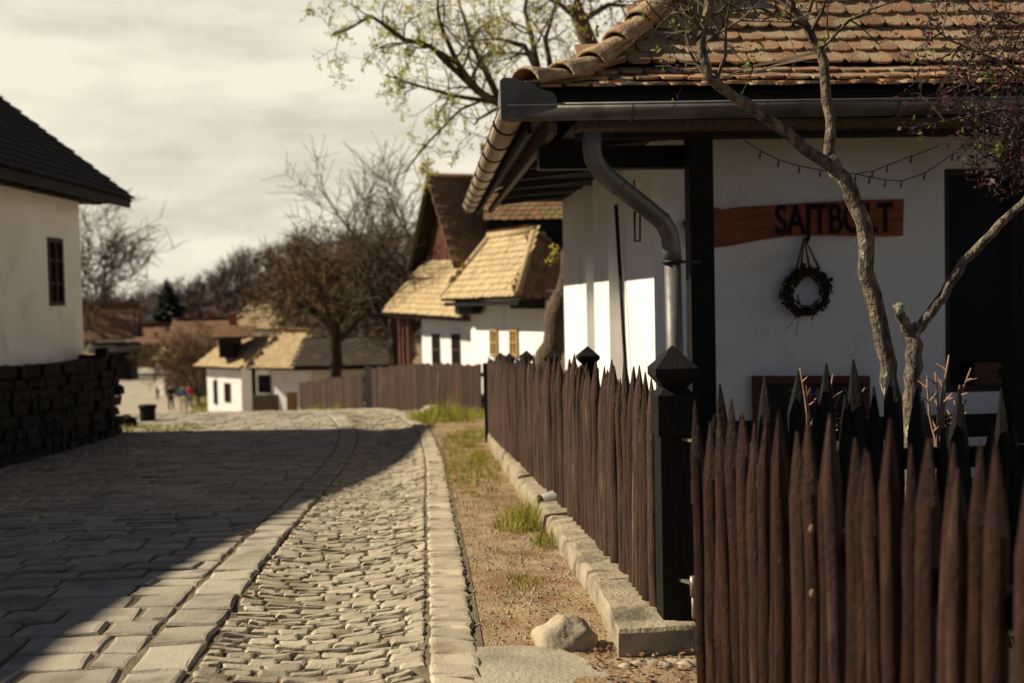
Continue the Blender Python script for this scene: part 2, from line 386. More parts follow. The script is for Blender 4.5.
for y, dx in ((68, 3.0), (74, 3.2), (80, 3.0), (88, 3), (95, 3.0), (62, 2.6)):
    x0 = xr(y) + dx - 1.6
    for _ in range(420):
        x, yy = x0 + rg.uniform(-1.3, 1.3), y + rg.uniform(-3.5, 3.5)
        blade(gr, (x, yy, tz(x, yy)), rg.uniform(.1, .3), .1, .03, rg.uniform(0, 6.28), 0)
for _ in range(2600):                                   # thin grass all over the verge
    y = 5.4 + rg.random()**.8*17; t = rg.random()
    x1 = .44 - .0667*(y-5.3) if y < 18.2 else xr(y)+.9
    x = xr(y)*(1-t) + x1*t
    if mnoise.noise(V((x*2.2, y*.9, 8))) < .05 and rg.random() < .85: continue
    hh = rg.uniform(.015, .05)*(1 + max(0, (y-9)/10))
    blade(gr, (x, y, tz(x, y)+.02), hh, hh*.7, .0025, rg.uniform(0, 6.28), 1 if rg.random() < .45 else 0)
for i in range(800):                                    # yard behind the fence
    x, y = rg.uniform(.9, 3.2), rg.uniform(4.6, 8.5)
    blade(gr, (x, y, tz(x, y)), rg.uniform(.03, .1), .04, .004, rg.uniform(0, 6.28), 0)
tag(gr.build('grass', [M['grass'], M['grass_dry']]), kind='stuff')
lt = MB()
for _ in range(1700):
    y = 5.2 + rg.random()**1.3*13; t = rg.random()**.8
    x = xr(y)*(1-t) + (.44 - .0667*(y-5.3))*t
    if mnoise.noise(V((x*3, y*2, 4))) < -.05 and rg.random() < .8: continue
    a = rg.uniform(0, 6.28); s_ = rg.uniform(.006, .017); u = V((math.cos(a), math.sin(a), rg.uniform(-.4, .4)))*s_; w = V((-math.sin(a), math.cos(a), rg.uniform(-.4, .4)))*s_*.6
    p = V((x, y, tz(x, y)+.036))
    lt.add([p-u, p+w, p+u, p-w], [(0,1,2,3)], 0)
for _ in range(260):
    p = V((rg.uniform(.3, .9), rg.uniform(4.7, 5.3), 0)); p.z = tz(p.x, p.y) + .04
    a = rg.uniform(0, 6.28); s_ = rg.uniform(.006, .02); u = V((math.cos(a), math.sin(a), .3))*s_; w = V((-math.sin(a), math.cos(a), rg.uniform(-.5, .5)))*s_*.7
    lt.add([p-u, p+w, p+u, p-w], [(0,1,2,3)], 0)
tag(lt.build('dry_leaves', M['litter']), kind='stuff')
gv = MB()
for _ in range(650):
    y = 4.5 + rg.random()**1.5*10; t = rg.random()
    x = xr(y)*(1-t) + ((.44 - .0667*(y-5.3)) if y > 5.3 else 1.0)*t
    s_ = rg.uniform(.004, .011); p = V((x, y, tz(x, y)+.03))
    gv.add([p+V((s_,0,0)), p+V((0,s_,0)), p+V((-s_,0,0)), p+V((0,-s_,0)), p+V((0,0,s_)), p+V((0,0,-s_))], [(0,1,4),(1,2,4),(2,3,4),(3,0,4),(1,0,5),(2,1,5),(3,2,5),(0,3,5)])
tag(gv.build('gravel', M['boulder']), kind='stuff')

# ------------------------------------------------------------------ boulder, drain pipe, kerb wall
def lump(b, c, rx, ry, rz, seed, n=14, k=.25, m=0):
    vs = []; c = V(c)
    for j in range(n+1):
        th = math.pi*j/n
        for i in range(n*2):
            ph = math.pi*i/n
            d = V((math.sin(th)*math.cos(ph), math.sin(th)*math.sin(ph), math.cos(th)))
            r = 1 + k*mnoise.noise(d*1.6 + V((seed, 0, 0))) + k*.4*mnoise.noise(d*4 + V((seed, 5, 0)))
            vs.append(c + V((d.x*rx*r, d.y*ry*r, d.z*rz*r)))
    w = n*2
    b.add(vs, [(j*w+i, (j+1)*w+i, (j+1)*w+(i+1) % w, j*w+(i+1) % w) for j in range(n) for i in range(w)], m, True)
b = MB(); bp = on_ground(566, 660)
vs0 = V((bp.x, bp.y+.14, tz(bp.x, bp.y)+.03))
lump(b, vs0, .15, .13, .12, 3.3, n=16, k=.22)
tag(b.build('boulder', M['boulder'], base=vs0), 'rounded tan boulder lying against the end of the fence footing', 'boulder')

KA, KB = V((.44, 5.2, 0)), V((-.42, 18.2, 0))
kd = (KB-KA).normalized(); kn = V((kd.y, -kd.x, 0))
b = MB(); rk = random.Random(5)
t = 0.0; L_ = (KB-KA).length
kw = thing('stone_footing', KA, 'low pale stone footing wall running under the long picket fence', 'footing wall')
segs = []
t = .95
while t < L_:
    dt = rk.uniform(1.6, 3.2); segs.append((t, min(L_, t+dt))); t += dt
for i, (a0, a1) in enumerate(segs):
    p0, p1 = KA + kd*(a0+.004), KA + kd*(a1-.006); off = rk.uniform(-.012, .012)
    n = max(6, int((a1-a0)*9)); k = 7
    vs = []
    for j in range(n+1):
        p = p0.lerp(p1, j/n); zb = tz(p.x-.1, p.y) - .06; h = .12 + .08*min(1, a0/7) + .02*mnoise.noise(V((p.y*2, 0, 9)))
        zt = zb + .06 + h
        for (w, z) in ((0, zb), (.004, zb+.06+h*.55), (.02, zt-.012), (.05, zt), (.2, zt+.006), (.34, zt), (.36, zb)):
            jx = .026*mnoise.noise(V((p.y*4+w*9, w*12, i)))
            vs.append(p + kn*(w+off+jx) + V((0, 0, z + .02*mnoise.noise(V((p.y*5, w*16, i+3))))))
    fs = [(j*k+q, j*k+q+1, (j+1)*k+q+1, (j+1)*k+q) for j in range(n) for q in range(k-1)] + [tuple(reversed(range(k))), tuple(n*k+q for q in range(k))]
    b.add(vs, fs, 0, False)
b.build('footing_stones', M['kerb'], kw)
b = MB()
p0 = KA; zb = tz(KA.x, KA.y)-.05
# squared end block with chipped edges
ring = []
fr = [(0, 0), (.36, .02), (.37, .95), (.02, .94)]
pts = []
for q in range(4):
    a, c_ = fr[q], fr[(q+1) % 4]
    for j in range(6): t = j/6; pts.append((a[0]+(c_[0]-a[0])*t, a[1]+(c_[1]-a[1])*t))
vs = []; n = len(pts)
for (ins, z) in ((0, -.05), (-.004, .07), (.003, .125), (.016, .141)):
    for w, l in pts:
        jx = .008*mnoise.noise(V((w*22, l*9, z*9)))
        cw, cl = w-.18, l-.47
        f = 1 - ins/max(.1, math.hypot(cw, cl))
        vs.append(KA + kn*(.18+cw*f+jx) + kd*(.47+cl*f+jx) + V((0, 0, tz(KA.x, KA.y) + z + .006*mnoise.noise(V((w*15, l*8, 2))))))
b.add(vs, [(r*n+q, r*n+(q+1) % n, (r+1)*n+(q+1) % n, (r+1)*n+q) for r in range(3) for q in range(n)])
b.f.append(tuple(len(vs)-n+q for q in range(n))); b.m.append(0); b.sm.append(False)
# make it face outwards
b.build('end_block', M['kerb'], kw)
# rubble at the foot of the block
b = MB()
for i in range(7):
    q = V((KA.x + .02 + i*.055, KA.y-.09-rk.uniform(0, .05), tz(KA.x, KA.y)+.02)); lump(b, q, rk.uniform(.03, .07), rk.uniform(.03, .05), rk.uniform(.02, .03), i*3.1, 7, .3)
b.build('loose_edging', M['boulder'], kw)

b = MB()
q = P(541, 503, 9.3); ax = V((.86, .30, .22)).normalized()
px_ = P(556, 497, 9.35)
ax = (V((px_.x, px_.y, px_.z)) - q); ax = V((.9, .42, .12)).normalized()
dp = thing('drain_pipe', q, 'short pale grey drain pipe poking out of the footing by the grass tuft', 'pipe')
for (r0, nm, mt) in ((.074, 'pipe_body', 'pipe'),):
    n = 20; vs = []
    u = ax.orthogonal().normalized(); w = ax.cross(u)
    for (l, r) in ((0, r0), (.38, r0), (.38, r0*.88), (0.0, r0*.88)):
        for k in range(n): a = 6.2832*k/n; vs.append(q + ax*l + u*(math.cos(a)*r) + w*(math.sin(a)*r))
    b.add(vs, [(s_*n+k, s_*n+(k+1) % n, ((s_+1) % 4)*n+(k+1) % n, ((s_+1) % 4)*n+k) for s_ in (0, 2, 3) for k in range(n)], 0, True)
b.build('pipe_body', M['pipe'], dp)
b = MB(); b.tube([q+ax*.30, q+ax*.31], .0645, 20); b.build('pipe_shade_disc', M['iron'], dp)  # black disc stands in for the shade inside the pipe

# ------------------------------------------------------------------ pickets and fences
def picket_mb(base, H, r, rng, lean=(0, 0), tip=.17, n=8, low=0):
    b = MB(); base = V(base)
    seg = 7
    ph = rng.uniform(0, 100)
    pts = []; rad = []
    for i in range(seg+1):
        t = i/seg; z = low + (H-tip-low)*t
        pts.append(base + V((lean[0]*t + .010*mnoise.noise(V((ph, t*2.2, 0))), lean[1]*t + .010*mnoise.noise(V((ph, t*2.2, 7))), z)))
        rad.append(r*(1.06-.12*t)*(1+.09*mnoise.noise(V((ph, t*5, 3)))))
    fl = [1 + rng.uniform(-.13, .10) for _ in range(n)]
    b.tube(pts, rad, n, 0, True, False, fn=lambda i, k: fl[k]*(1+.03*math.sin(i*1.7+k)))
    o = len(b.v)-n; top = pts[-1] + V((rng.uniform(-.25, .25)*r + lean[0]*tip/H, rng.uniform(-.25, .25)*r + lean[1]*tip/H, tip))
    vs = [b.v[o+k].copy() for k in range(n)]
    mid = [v.lerp(top, .52) + (v-pts[-1])*.10 for v in vs]
    tp = [top + (v-pts[-1])*.11 for v in vs]
    b.add(vs+mid+tp, [(k, (k+1) % n, n+(k+1) % n, n+k) for k in range(n)] + [(n+k, n+(k+1) % n, 2*n+(k+1) % n, 2*n+k) for k in range(n)] + [tuple(2*n+k for k in range(n))], 0, False)
    b.add(vs, [tuple(range(n))])
    return b
rp = random.Random(21)
FA, FB = V((.64, 5.6, 0)), V((-.36, 18.0, 0))
fd = (FB-FA).normalized(); fn_ = V((fd.y, -fd.x, 0)); fl_ = (FB-FA).length
def base_z(p, a): 
    return tz(KA.x + kd.x*a - .1, p.y) + .12 + .08*min(1, a/7) + .005
fence = thing('picket_fence', FA, 'long brown pointed picket fence on stone footing beside the sandy verge', 'fence')
spc = .094; nP = int(fl_/spc)
far = MB()
for i in range(nP):
    a = i*spc + rp.uniform(-.012, .012); p = FA + fd*a
    z0 = base_z(p, a+.3)
    H = 1.07 + rp.uniform(-.075, .06) + (.05 if a > 9 else 0)
    pos = V((p.x + rp.uniform(-.008, .008), p.y, z0 - (.0 if rp.random() < .7 else -.03)))
    mb = picket_mb(pos, H, .031*rp.uniform(.85, 1.12), rp, (rp.uniform(-.018, .018), rp.uniform(-.02, .02)), tip=rp.uniform(.13, .2))
    if i < 98: mb.build('picket', M['picket2'], fence)
    else: far.add(mb.v, mb.f); 
o = far.build('far_pickets', M['picket2'], fence); tag(o, kind='stuff')
for hz in (.22, .83):
    b = MB(); pr = None
    for j in range(9):
        a = fl_*j/8; p = FA + fd*a + fn_*.05; pz = V((p.x, p.y, base_z(p, a+.3) + hz))
        if pr is not None: b.beam(pr, pz + (pz-pr).normalized()*.01, .05, .08)
        pr = pz
    b.build('rail', M['blackwood'], fence)
def cap_post(b, c, w, h, capw, caph, neck=True):
    c = V(c); X, Y = fn_, fd
    b.cbox(c, X, Y, w*.93, w*.93, h*.80)
    zt = h*.80
    b.cbox(c+V((0,0,zt+.002)), X, Y, w*1.06, w*1.06, h*.2-.03)
    def ringp(s_, z): return [c + X*(sx*s_/2) + Y*(sy*s_/2) + V((0,0,z)) for sx, sy in ((-1,-1),(1,-1),(1,1),(-1,1))]
    r = ringp(w*1.06, h-.028) + ringp(w*.62, h) + ringp(capw, h+caph*.30) + ringp(capw, h+caph*.48) + ringp(.006, h+caph)
    b.add(r, [(i*4+k, i*4+(k+1) % 4, (i+1)*4+(k+1) % 4, (i+1)*4+k) for i in range(4) for k in range(4)] + [(16,17,18,19)])
for i, (px, Y) in enumerate(((585, 8.5), (557, 10.7), (530, 13.2), (511, 15.6), (498, 17.2))):
    p = FA + fd*((Y-FA.y)/fd.y) + fn_*.13
    b = MB(); zb = base_z(p, Y-5.3); cap_post(b, (p.x, p.y, zb), .13, 1.07, .15, .13)
    b.build('post', M['blackwood'], fence)
b = MB(); p = FB + fd*.15; zb = tz(p.x, p.y); b.cbox((p.x, p.y, zb-.05), fn_, fd, .13, .13, 1.28); b.build('end_post', M['blackwood'], fence)

gp = V((.725, 5.42, .12 + tz(.7, 5.4)))
post = thing('gate_post', gp, 'thick black gate post with pointed square cap standing on the footing end', 'gate post')
b = MB(); cap_post(b, gp, .165, 1.06, .195, .19); b.build('post_shaft', M['blackwood'], post)
for (px, py) in ((697, 441), (693, 583)):
    q = P(px, py, 5.28); b = MB()
    b.tube([q + V((0, 0, .03)), q + V((0, 0, -.06))], .014, 10)
    b.tube([q + V((0, 0, -.06)), q + V((0, 0, -.15)), q + V((0, 0, -.165))], [.008, .008, .003], 8)
    b.beam(q + V((0, 0, .0)), q + V((-.06, .1, 0)), .03, .012)
    b.build('hinge', M['steel'], post)

# front section, coming towards the camera
NA, NB = V((.672, 4.45, 0)), V((1.20, 2.55, 0))
nd = (NB-NA).normalized(); nn = V((-nd.y, nd.x, 0))
if nn.x < 0: nn = -nn
f2 = thing('picket_fence', NA, 'dark brown sharpened stakes of the nearest fence, with small pale lumps', 'fence')
plane_n = V((nd.y, -nd.x, 0))
for i, px in enumerate((705, 713, 723, 733, 741, 749, 758, 767, 776, 786, 796, 805, 816, 828, 841, 853, 866, 880, 895, 908, 924, 941, 958, 977, 996, 1016, 1040, 1066)):
    q = PP(px, 600, NA, plane_n); q.z = tz(q.x, q.y)
    q += nn*rp.uniform(-.009, .009)
    H = 1.19 + rp.uniform(-.06, .055) + .03*(i/28)
    pk = picket_mb(q, H, .0295*rp.uniform(.85, 1.18), rp, (rp.uniform(-.03, .03), rp.uniform(-.03, .03)), tip=rp.uniform(.14, .24), n=9).build('picket', M['picket'], f2)
    for kx, ky in ((822, 530), (832, 555), (812, 590), (783, 556)):
        if px == min((805, 816, 828, 841, 786), key=lambda v: abs(v-kx)) if kx != 783 else px == 786:
            kq = V((q.x-.012, q.y-.026, PP(kx, ky, NA, plane_n).z)); b = MB(); lump(b, kq + V((0, .006, 0)), .009, .006, .014, i, 6, .35); b.build('pale_wood', M['pale_wood'], pk)  # small pale lump on the stake
for hz in (.25, .82):
    b = MB(); b.beam(NA - nd*.12 + nn*.06 + V((0,0,hz)), NB + nd*.6 + nn*.06 + V((0,0,hz)), .05, .09); b.build('rail', M['blackwood'], f2)
# row across the yard in front of the house
BA, BB = V((.84, 5.62, 0)), V((3.0, 5.86, 0))
bd = (BB-BA).normalized(); bn = V((bd.y, -bd.x, 0))
f3 = thing('picket_fence', BA, 'black row of broad stakes crossing the yard below the cheese shop sign', 'fence')
for i, px in enumerate(list(range(693, 1100, 17))):
    q = PP(px, 480, BA, bn); q.z = tz(q.x, q.y); q += bn*rp.uniform(-.02, .02)
    tall = i % 2 == 0
    H = (1.19 if tall else 1.05) + rp.uniform(-.03, .035) + .05*sstep((px-700)/200)
    if px > 925: H -= .16
    picket_mb(q, H, .045*rp.uniform(.9, 1.1), rp, (rp.uniform(-.03, .03), 0), tip=rp.uniform(.2, .28), n=6).build('picket', M['blackwood'], f3)
for hz in (.3, .75):
    b = MB(); b.beam(BA + bn*-.07 + V((0,0,hz)), BB + bn*-.07 + V((0,0,hz)), .05, .1); b.build('rail', M['blackwood'], f3)

# ------------------------------------------------------------------ roof tiles
def tile_at(b, o, u, s, nrm, w, l, rng, m=0, rnd=True, th=.014, lift=.03):
    """plain clay tile with a rounded tail; o = middle of the tail, s = up the slope"""
    if rnd: outl = [(-.5, .40), (-.475, .25), (-.39, .10), (-.2, .01), (.2, .01), (.39, .10), (.475, .25), (.5, .40)]
    else: outl = [(-.5, 0), (.5, 0)]
    lw = w*.965; a = rng.uniform(-.05, .05); lf = lift + rng.uniform(-.006, .006)
    pts = [(x*lw, y*w*1.0 if rnd else 0) for x, y in outl] + [(.5*lw, l), (-.5*lw, l)]
    top = []
    for x, y in pts:
        y2 = y + x*a
        top.append(o + u*x + s*y2 + nrm*(lf*(1 - y/l) + .004))
    n = len(top)
    bot = [p - nrm*th for p in top]
    b.add(top + bot, [tuple(range(n))] + [(i+1, i, n+i, n+i+1) for i in range(n-3)] + [(0, n-1, 2*n-1, n), (n-2, n-3, 2*n-3, 2*n-2)], m)
def inside(pt, poly):
    x, y = pt; c = False; n = len(poly)
    for i in range(n):
        (x1, y1), (x2, y2) = poly[i], poly[(i+1) % n]
        if (y1 > y) != (y2 > y) and x < (x2-x1)*(y-y1)/(y2-y1)+x1: c = not c
    return c
def tiled(b, poly, w, ex, rng, rnd=False, m=0, deck=1, th=.014, over=.03, lift=.03, thick=.07):
    """tile a flat roof face; poly[0]->poly[1] is the eave"""
    poly = [V(p) for p in poly]
    o = poly[0]; u = (poly[1]-o).normalized(); nrm = u.cross(poly[-1]-o).normalized()
    if nrm.z < 0: nrm = -nrm
    s = nrm.cross(u)
    if s.z < 0: s = -s
    p2 = [((p-o).dot(u), (p-o).dot(s)) for p in poly]
    smax = max(y for x, y in p2); xmin = min(x for x, y in p2); xmax = max(x for x, y in p2)
    r = 0; y = -over
    while y < smax - ex*.2:
        x = xmin + (w/2 if r % 2 else 0)
        while x <= xmax + w*.3:
            if inside((min(max(x, xmin+.02), xmax-.02), max(y+ex*.5, .01)), p2):
                tile_at(b, o + u*(x+rng.uniform(-.006, .006)) + s*(y+rng.uniform(-.012, .012)), u, s, nrm, w, ex*1.9, rng, m, rnd, th, lift)
            x += w
        y += ex; r += 1
    n = len(poly); dn = [p - nrm*thick for p in poly]; tp = [p - nrm*.012 for p in poly]
    fl = u.cross(poly[-1]-o).dot(nrm) > 0
    fs = [tuple(range(n)), tuple(reversed(range(n, 2*n)))] + [(i, n+i, n+(i+1) % n, (i+1) % n) for i in range(n)]
    b.add(tp + dn, fs if fl else [tuple(reversed(f)) for f in fs], deck)

# ------------------------------------------------------------------ the cheese shop (near house)
A4 = R_(4.0); hu = V((math.cos(A4), math.sin(A4), 0)); hv = V((-math.sin(A4), math.cos(A4), 0)); HO = V((.07, 8.0, 0))
def H(u, v, z): return HO + hu*u + hv*v + V((0, 0, z))
Z0 = -.5
shop = thing('cheese_shop_house', H(3.2, 4.2, tz(3.2, 12)), 'white plastered cottage with scalloped clay tile roof, gutters and sheltered porch', 'house')
UW, VW, UR, VB = 1.22, 1.71, 6.6, 8.0
b = MB()
# walls with window opening on the front
fo = H(0, VW, 0); fnrm = -hv
wl = PP(945, 300, fo, fnrm); wtop = PP(985, 168, fo, fnrm).z; wbot = PP(985, 392, fo, fnrm).z
wu0 = (wl-HO).dot(hu); wu1 = wu0 + 1.25
ZT = 3.1
def wall_f(u0, u1, z0, z1, v=VW, d=.3): b.obox(H(u0, v, z0), hu*(u1-u0), hv*d, V((0,0,z1-z0)))
wall_f(UW, wu0, Z0, ZT); wall_f(wu0, wu1, Z0, wbot); wall_f(wu0, wu1, wtop, ZT); wall_f(wu1, UR-.7, Z0, ZT)
# side wall: three sections, stepped so that their near ends show
so = H(UW, 0, 0)
def side_v(px): 
    q = PP(px, 350, so, hu); return (q-HO).dot(hv)
v1, v2 = side_v(626), side_v(597)
b.obox(H(UW, VW+.3, Z0), hu*.3, hv*(v1-VW-.3), V((0,0,ZT-Z0)))
b.obox(H(UW+.16, v1, Z0), hu*.2, hv*(VB-v1), V((0,0,ZT-Z0)))          # recess between the piers
for px0, px1, pr in ((612, 597, .0), (589, 563, .0)):
    va, vb = side_v(px0), min(side_v(px1), VB)
    b.obox(H(UW-.02, va, Z0), hu*.2, hv*(vb-va), V((0,0,ZT-Z0)))
b.obox(H(UW+.36, VB-.3, Z0), hu*(UR-.7-UW-.36), hv*.3, V((0,0,ZT-Z0)))
b.obox(H(UR-.7, VW, Z0), hu*.3, hv*(VB-VW), V((0,0,ZT-Z0)))
b.build('wall', M['plaster'], shop)
# leaning dark batten in the recess
b = MB(); b.tube([PP(616, 205, H(UW-.05,0,0), hu), PP(626, 372, H(UW-.05,0,0), hu)], .018, 8); b.build('batten', M['blackwood'], shop)
# window
wn = MB(); fz = .06
for (u0, u1, z0, z1) in ((wu0, wu0+fz, wbot, wtop), (wu1-fz, wu1, wbot, wtop), (wu0+fz, wu1-fz, wtop-fz, wtop), (wu0+fz, wu1-fz, wbot, wbot+fz), ((wu0+wu1)/2-.03, (wu0+wu1)/2+.03, wbot+fz, wtop-fz)):
    wn.obox(H(u0, VW+.05, z0), hu*(u1-u0), hv*.07, V((0,0,z1-z0)))
w_ = wn.build('window', M['frame'], shop)
pn = MB(); pn.obox(H(wu0+.02, VW+.13, wbot+.02), hu*(wu1-wu0-.04), hv*.01, V((0,0,wtop-wbot-.04))); pn.build('pane', M['glass'], w_)
wb = MB(); q = PP(985, 379, H(0, VW-.02, 0), hv); uu = (q-HO).dot(hu)
# porch posts, beams, rail
pv = .5
def postu(px): return (PP(px, 300, H(0, pv, 0), hv) - HO).dot(hu)
for u in (postu(700.5), postu(700.5)+2.35, postu(700.5)+4.6):
    b = MB(); b.obox(H(u-.085, pv-.085, Z0), hu*.17, hv*.17, V((0,0,2.66-Z0))); b.build('post', M['blackwood'], shop)
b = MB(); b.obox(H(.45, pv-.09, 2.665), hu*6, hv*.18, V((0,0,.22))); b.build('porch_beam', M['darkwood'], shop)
zr1 = PP(985, 414, H(0, pv, 0), hv).z; zr0 = PP(985, 436, H(0, pv, 0), hv).z
b = MB(); b.obox(H(postu(700.5)+.09, pv-.04, zr0), hu*4.4, hv*.07, V((0,0,zr1-zr0))); b.build('porch_rail', M['blackwood'], shop)
# porch floor
b = MB(); b.obox(H(UW-.3, .2, -.25), hu*5.2, hv*1.6, V((0,0,.22))); b.build('porch_floor', M['stonebase'], shop)
# beams carrying the eaves at the corner
b = MB()
q0, q1 = P(538, 160, 8.75), P(650, 158, 8.9)
b.beam(V((q0.x, q0.y, 2.56)), V((q1.x+.3, q0.y+.1, 2.56)), .16, .16)
b.build('corner_beam', M['blackwood'], shop)
for v in (1.6, 2.7, 3.8, 4.9, 6.0, 7.1):
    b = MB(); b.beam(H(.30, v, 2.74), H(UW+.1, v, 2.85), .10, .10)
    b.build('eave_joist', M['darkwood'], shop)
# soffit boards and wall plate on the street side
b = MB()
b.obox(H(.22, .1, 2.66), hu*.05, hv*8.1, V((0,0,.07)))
b.build('eave_boards', M['greywood'], shop)  # lighter wood colour stands in for light catching the board edge
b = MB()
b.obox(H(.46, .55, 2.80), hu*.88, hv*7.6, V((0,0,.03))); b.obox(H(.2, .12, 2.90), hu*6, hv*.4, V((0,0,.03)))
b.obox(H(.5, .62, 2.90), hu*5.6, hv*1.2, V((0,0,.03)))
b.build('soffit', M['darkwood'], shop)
b = MB(); b.obox(H(.06, .07, 2.80), hu*6.4, hv*.03, V((0,0,.13))); b.obox(H(.07, .12, 2.66), hu*.03, hv*8.15, V((0,0,.27))); b.build('fascia', M['blackwood'], shop)
b = MB()
for i in range(2): b.obox(H(.42, .16+i*.13, 2.70), hu*5.8, hv*.12, V((0,0,.05)))
b.build('front_eave_boards', M['greywood'], shop)
# roof with a flared foot
PROF = [(0, 2.93), (.22, 2.99), (.5, 3.12), (.9, 3.46), (1.4, 4.02), (3.3, 6.35)]
SL = [0]
for i in range(1, len(PROF)): SL.append(SL[-1] + math.hypot(PROF[i][0]-PROF[i-1][0], PROF[i][1]-PROF[i-1][1]))
def prof(s):
    i = 0
    while i < len(SL)-2 and s > SL[i+1]: i += 1
    t = (s-SL[i])/(SL[i+1]-SL[i]); a, c_ = PROF[i], PROF[i+1]
    d = V((c_[0]-a[0], c_[1]-a[1])).normalized()
    return a[0]+(c_[0]-a[0])*t, a[1]+(c_[1]-a[1])*t, d
OFF = .05
def roof_pt(face, t, run, z): return H(OFF+t, OFF+run, z) if face == 0 else H(OFF+run, OFF+t, z)
rt = random.Random(9)
b = MB()
LEN = {0: 6.6, 1: 8.3}
EX = .168
for face in (0, 1):
    w = .178; r = 0; s = -.03
    while s < SL[-1]-.1:
        run, z, d = prof(max(0, s))
        if s < 0: run += s
        t = w/2*(r % 2)
        while t < LEN[face]:
            mx = LEN[face]-run if face == 0 else LEN[face]
            if t > run - .06 and t < mx:
                o = roof_pt(face, t + rt.uniform(-.005, .005), run, z)
                u = hu if face == 0 else hv
                hz = hv if face == 0 else hu
                sv = hz*d.x + V((0,0,d.y)); nr = -hz*d.y + V((0,0,d.x))
                tile_at(b, o + sv*rt.uniform(-.012, .012), u, sv, nr, w, .34, rt, 0, True, .018, .044)
            t += w
        s += EX; r += 1
# decking under the tiles, all four sides
W2, AP = 3.3, 5.75
for i in range(len(PROF)-1):
    (r0, z0), (r1, z1) = PROF[i], PROF[i+1]
    q = [H(OFF+r0, OFF+r0, z0-.02), H(OFF+6.6-r0, OFF+r0, z0-.02), H(OFF+6.6-r1, OFF+r1, z1-.02), H(OFF+r1, OFF+r1, z1-.02)]
    b.add(q, [(0,1,2,3)], 1)
    q = [H(OFF+r0, OFF+8.3, z0-.02), H(OFF+r0, OFF+r0, z0-.02), H(OFF+r1, OFF+r1, z1-.02), H(OFF+r1, OFF+8.3, z1-.02)]
    b.add(q, [(0,1,2,3)], 1)
    q = [H(OFF+6.6-r0, OFF+r0, z0-.02), H(OFF+6.6-r0, OFF+8.3, z0-.02), H(OFF+6.6-r1, OFF+8.3, z1-.02), H(OFF+6.6-r1, OFF+r1, z1-.02)]
    b.add(q, [(0,1,2,3)], 1)
roof = b.build('roof', [M['tile'], M['darkwood']], shop)
b = MB(); gpts = [H(OFF+.1, 8.28, 2.95)] + [H(OFF+r_, 8.28, z-.05) for r_, z in PROF[1:]] + [H(OFF+6.6-r_, 8.28, z-.05) for r_, z in reversed(PROF[1:])] + [H(OFF+6.5, 8.28, 2.95)]
b.poly(gpts); b.poly([p + hv*.02 for p in reversed(gpts)]); b.build('rear_gable', M['darkwood'], shop)
# hip ridge tiles
b = MB(); s = .0; k = 0
hipv = []
s = 0.02
while s < SL[-1]-.2:
    r0, z0, d = prof(s); r1, z1, d1 = prof(s+.40*.72)
    p0, p1 = H(OFF+r0, OFF+r0, z0+.015), H(OFF+r1, OFF+r1, z1+.015)
    ax = (p1-p0).normalized(); p1 = p0 + ax*.44; sd = ax.cross(V((0,0,1))).normalized(); up = sd.cross(ax)
    n = 10; vs = []
    wob = rt.uniform(-.012, .012)
    for (l, r) in ((0, .136), (.03, .142), (.06, .134), (.44, .098)):
        for th in (0, .016):
            for q in range(n+1):
                a = math.pi*q/n
                vs.append(p0 + sd*wob + ax*l + sd*(math.cos(a)*(r-th)) + up*(math.sin(a)*(r-th)*.92 + (.022 if l < .1 else -.0)))
    m_ = n+1; fs = []
    for g_ in range(3):
        for q in range(n): 
            a0, b0 = g_*2*m_+q, (g_+1)*2*m_+q
            fs.append((a0, a0+1, b0+1, b0)); fs.append((a0+m_+1, a0+m_, b0+m_, b0+m_+1))
    for q in range(n): fs.append((q+1, q, m_+q, m_+q+1))
    b.add(vs, fs, 0, True)
    s += .40*.72
b.build('hip_ridge_tiles', M['ridge'], shop)
# gutters: half-round troughs with their hooks
def trough(b, a, c_, r, out, n=10, th=.006):
    a, c_ = V(a), V(c_); vs = []
    for p in (a, c_):
        for rr in (r, r-th):
            for k in range(n+1):
                t = math.pi*k/n
                vs.append(p + out*(math.cos(t)*rr) - V((0,0,math.sin(t)*rr)))
    m_ = n+1; fs = []
    for k in range(n):
        fs.append((k, k+1, 2*m_+k+1, 2*m_+k)); fs.append((m_+k+1, m_+k, 3*m_+k, 3*m_+k+1))
        fs.append((k+1, k, m_+k, m_+k+1)); fs.append((2*m_+k, 2*m_+k+1, 3*m_+k+1, 3*m_+k))
    fs += [(0, 2*m_, 3*m_, m_), (n, m_+n, 3*m_+n, 2*m_+n)]
    b.add(vs, fs, 0, True)
GZ = 2.815; GR = .092
gt = thing('roof_gutter', H(0, 0, GZ), 'long zinc half round rain gutter along the front eave of the cottage', 'gutter')
gt.parent = None
b = MB(); trough(b, H(-.09, -.03, GZ), H(4.6, -.03, GZ+.02), GR, -hv)
b.tube([H(-.09, -.03-GR, GZ+.003), H(4.6, -.03-GR, GZ+.023)], .010, 8)
b.build('trough', M['zinc'], gt)
b = MB()
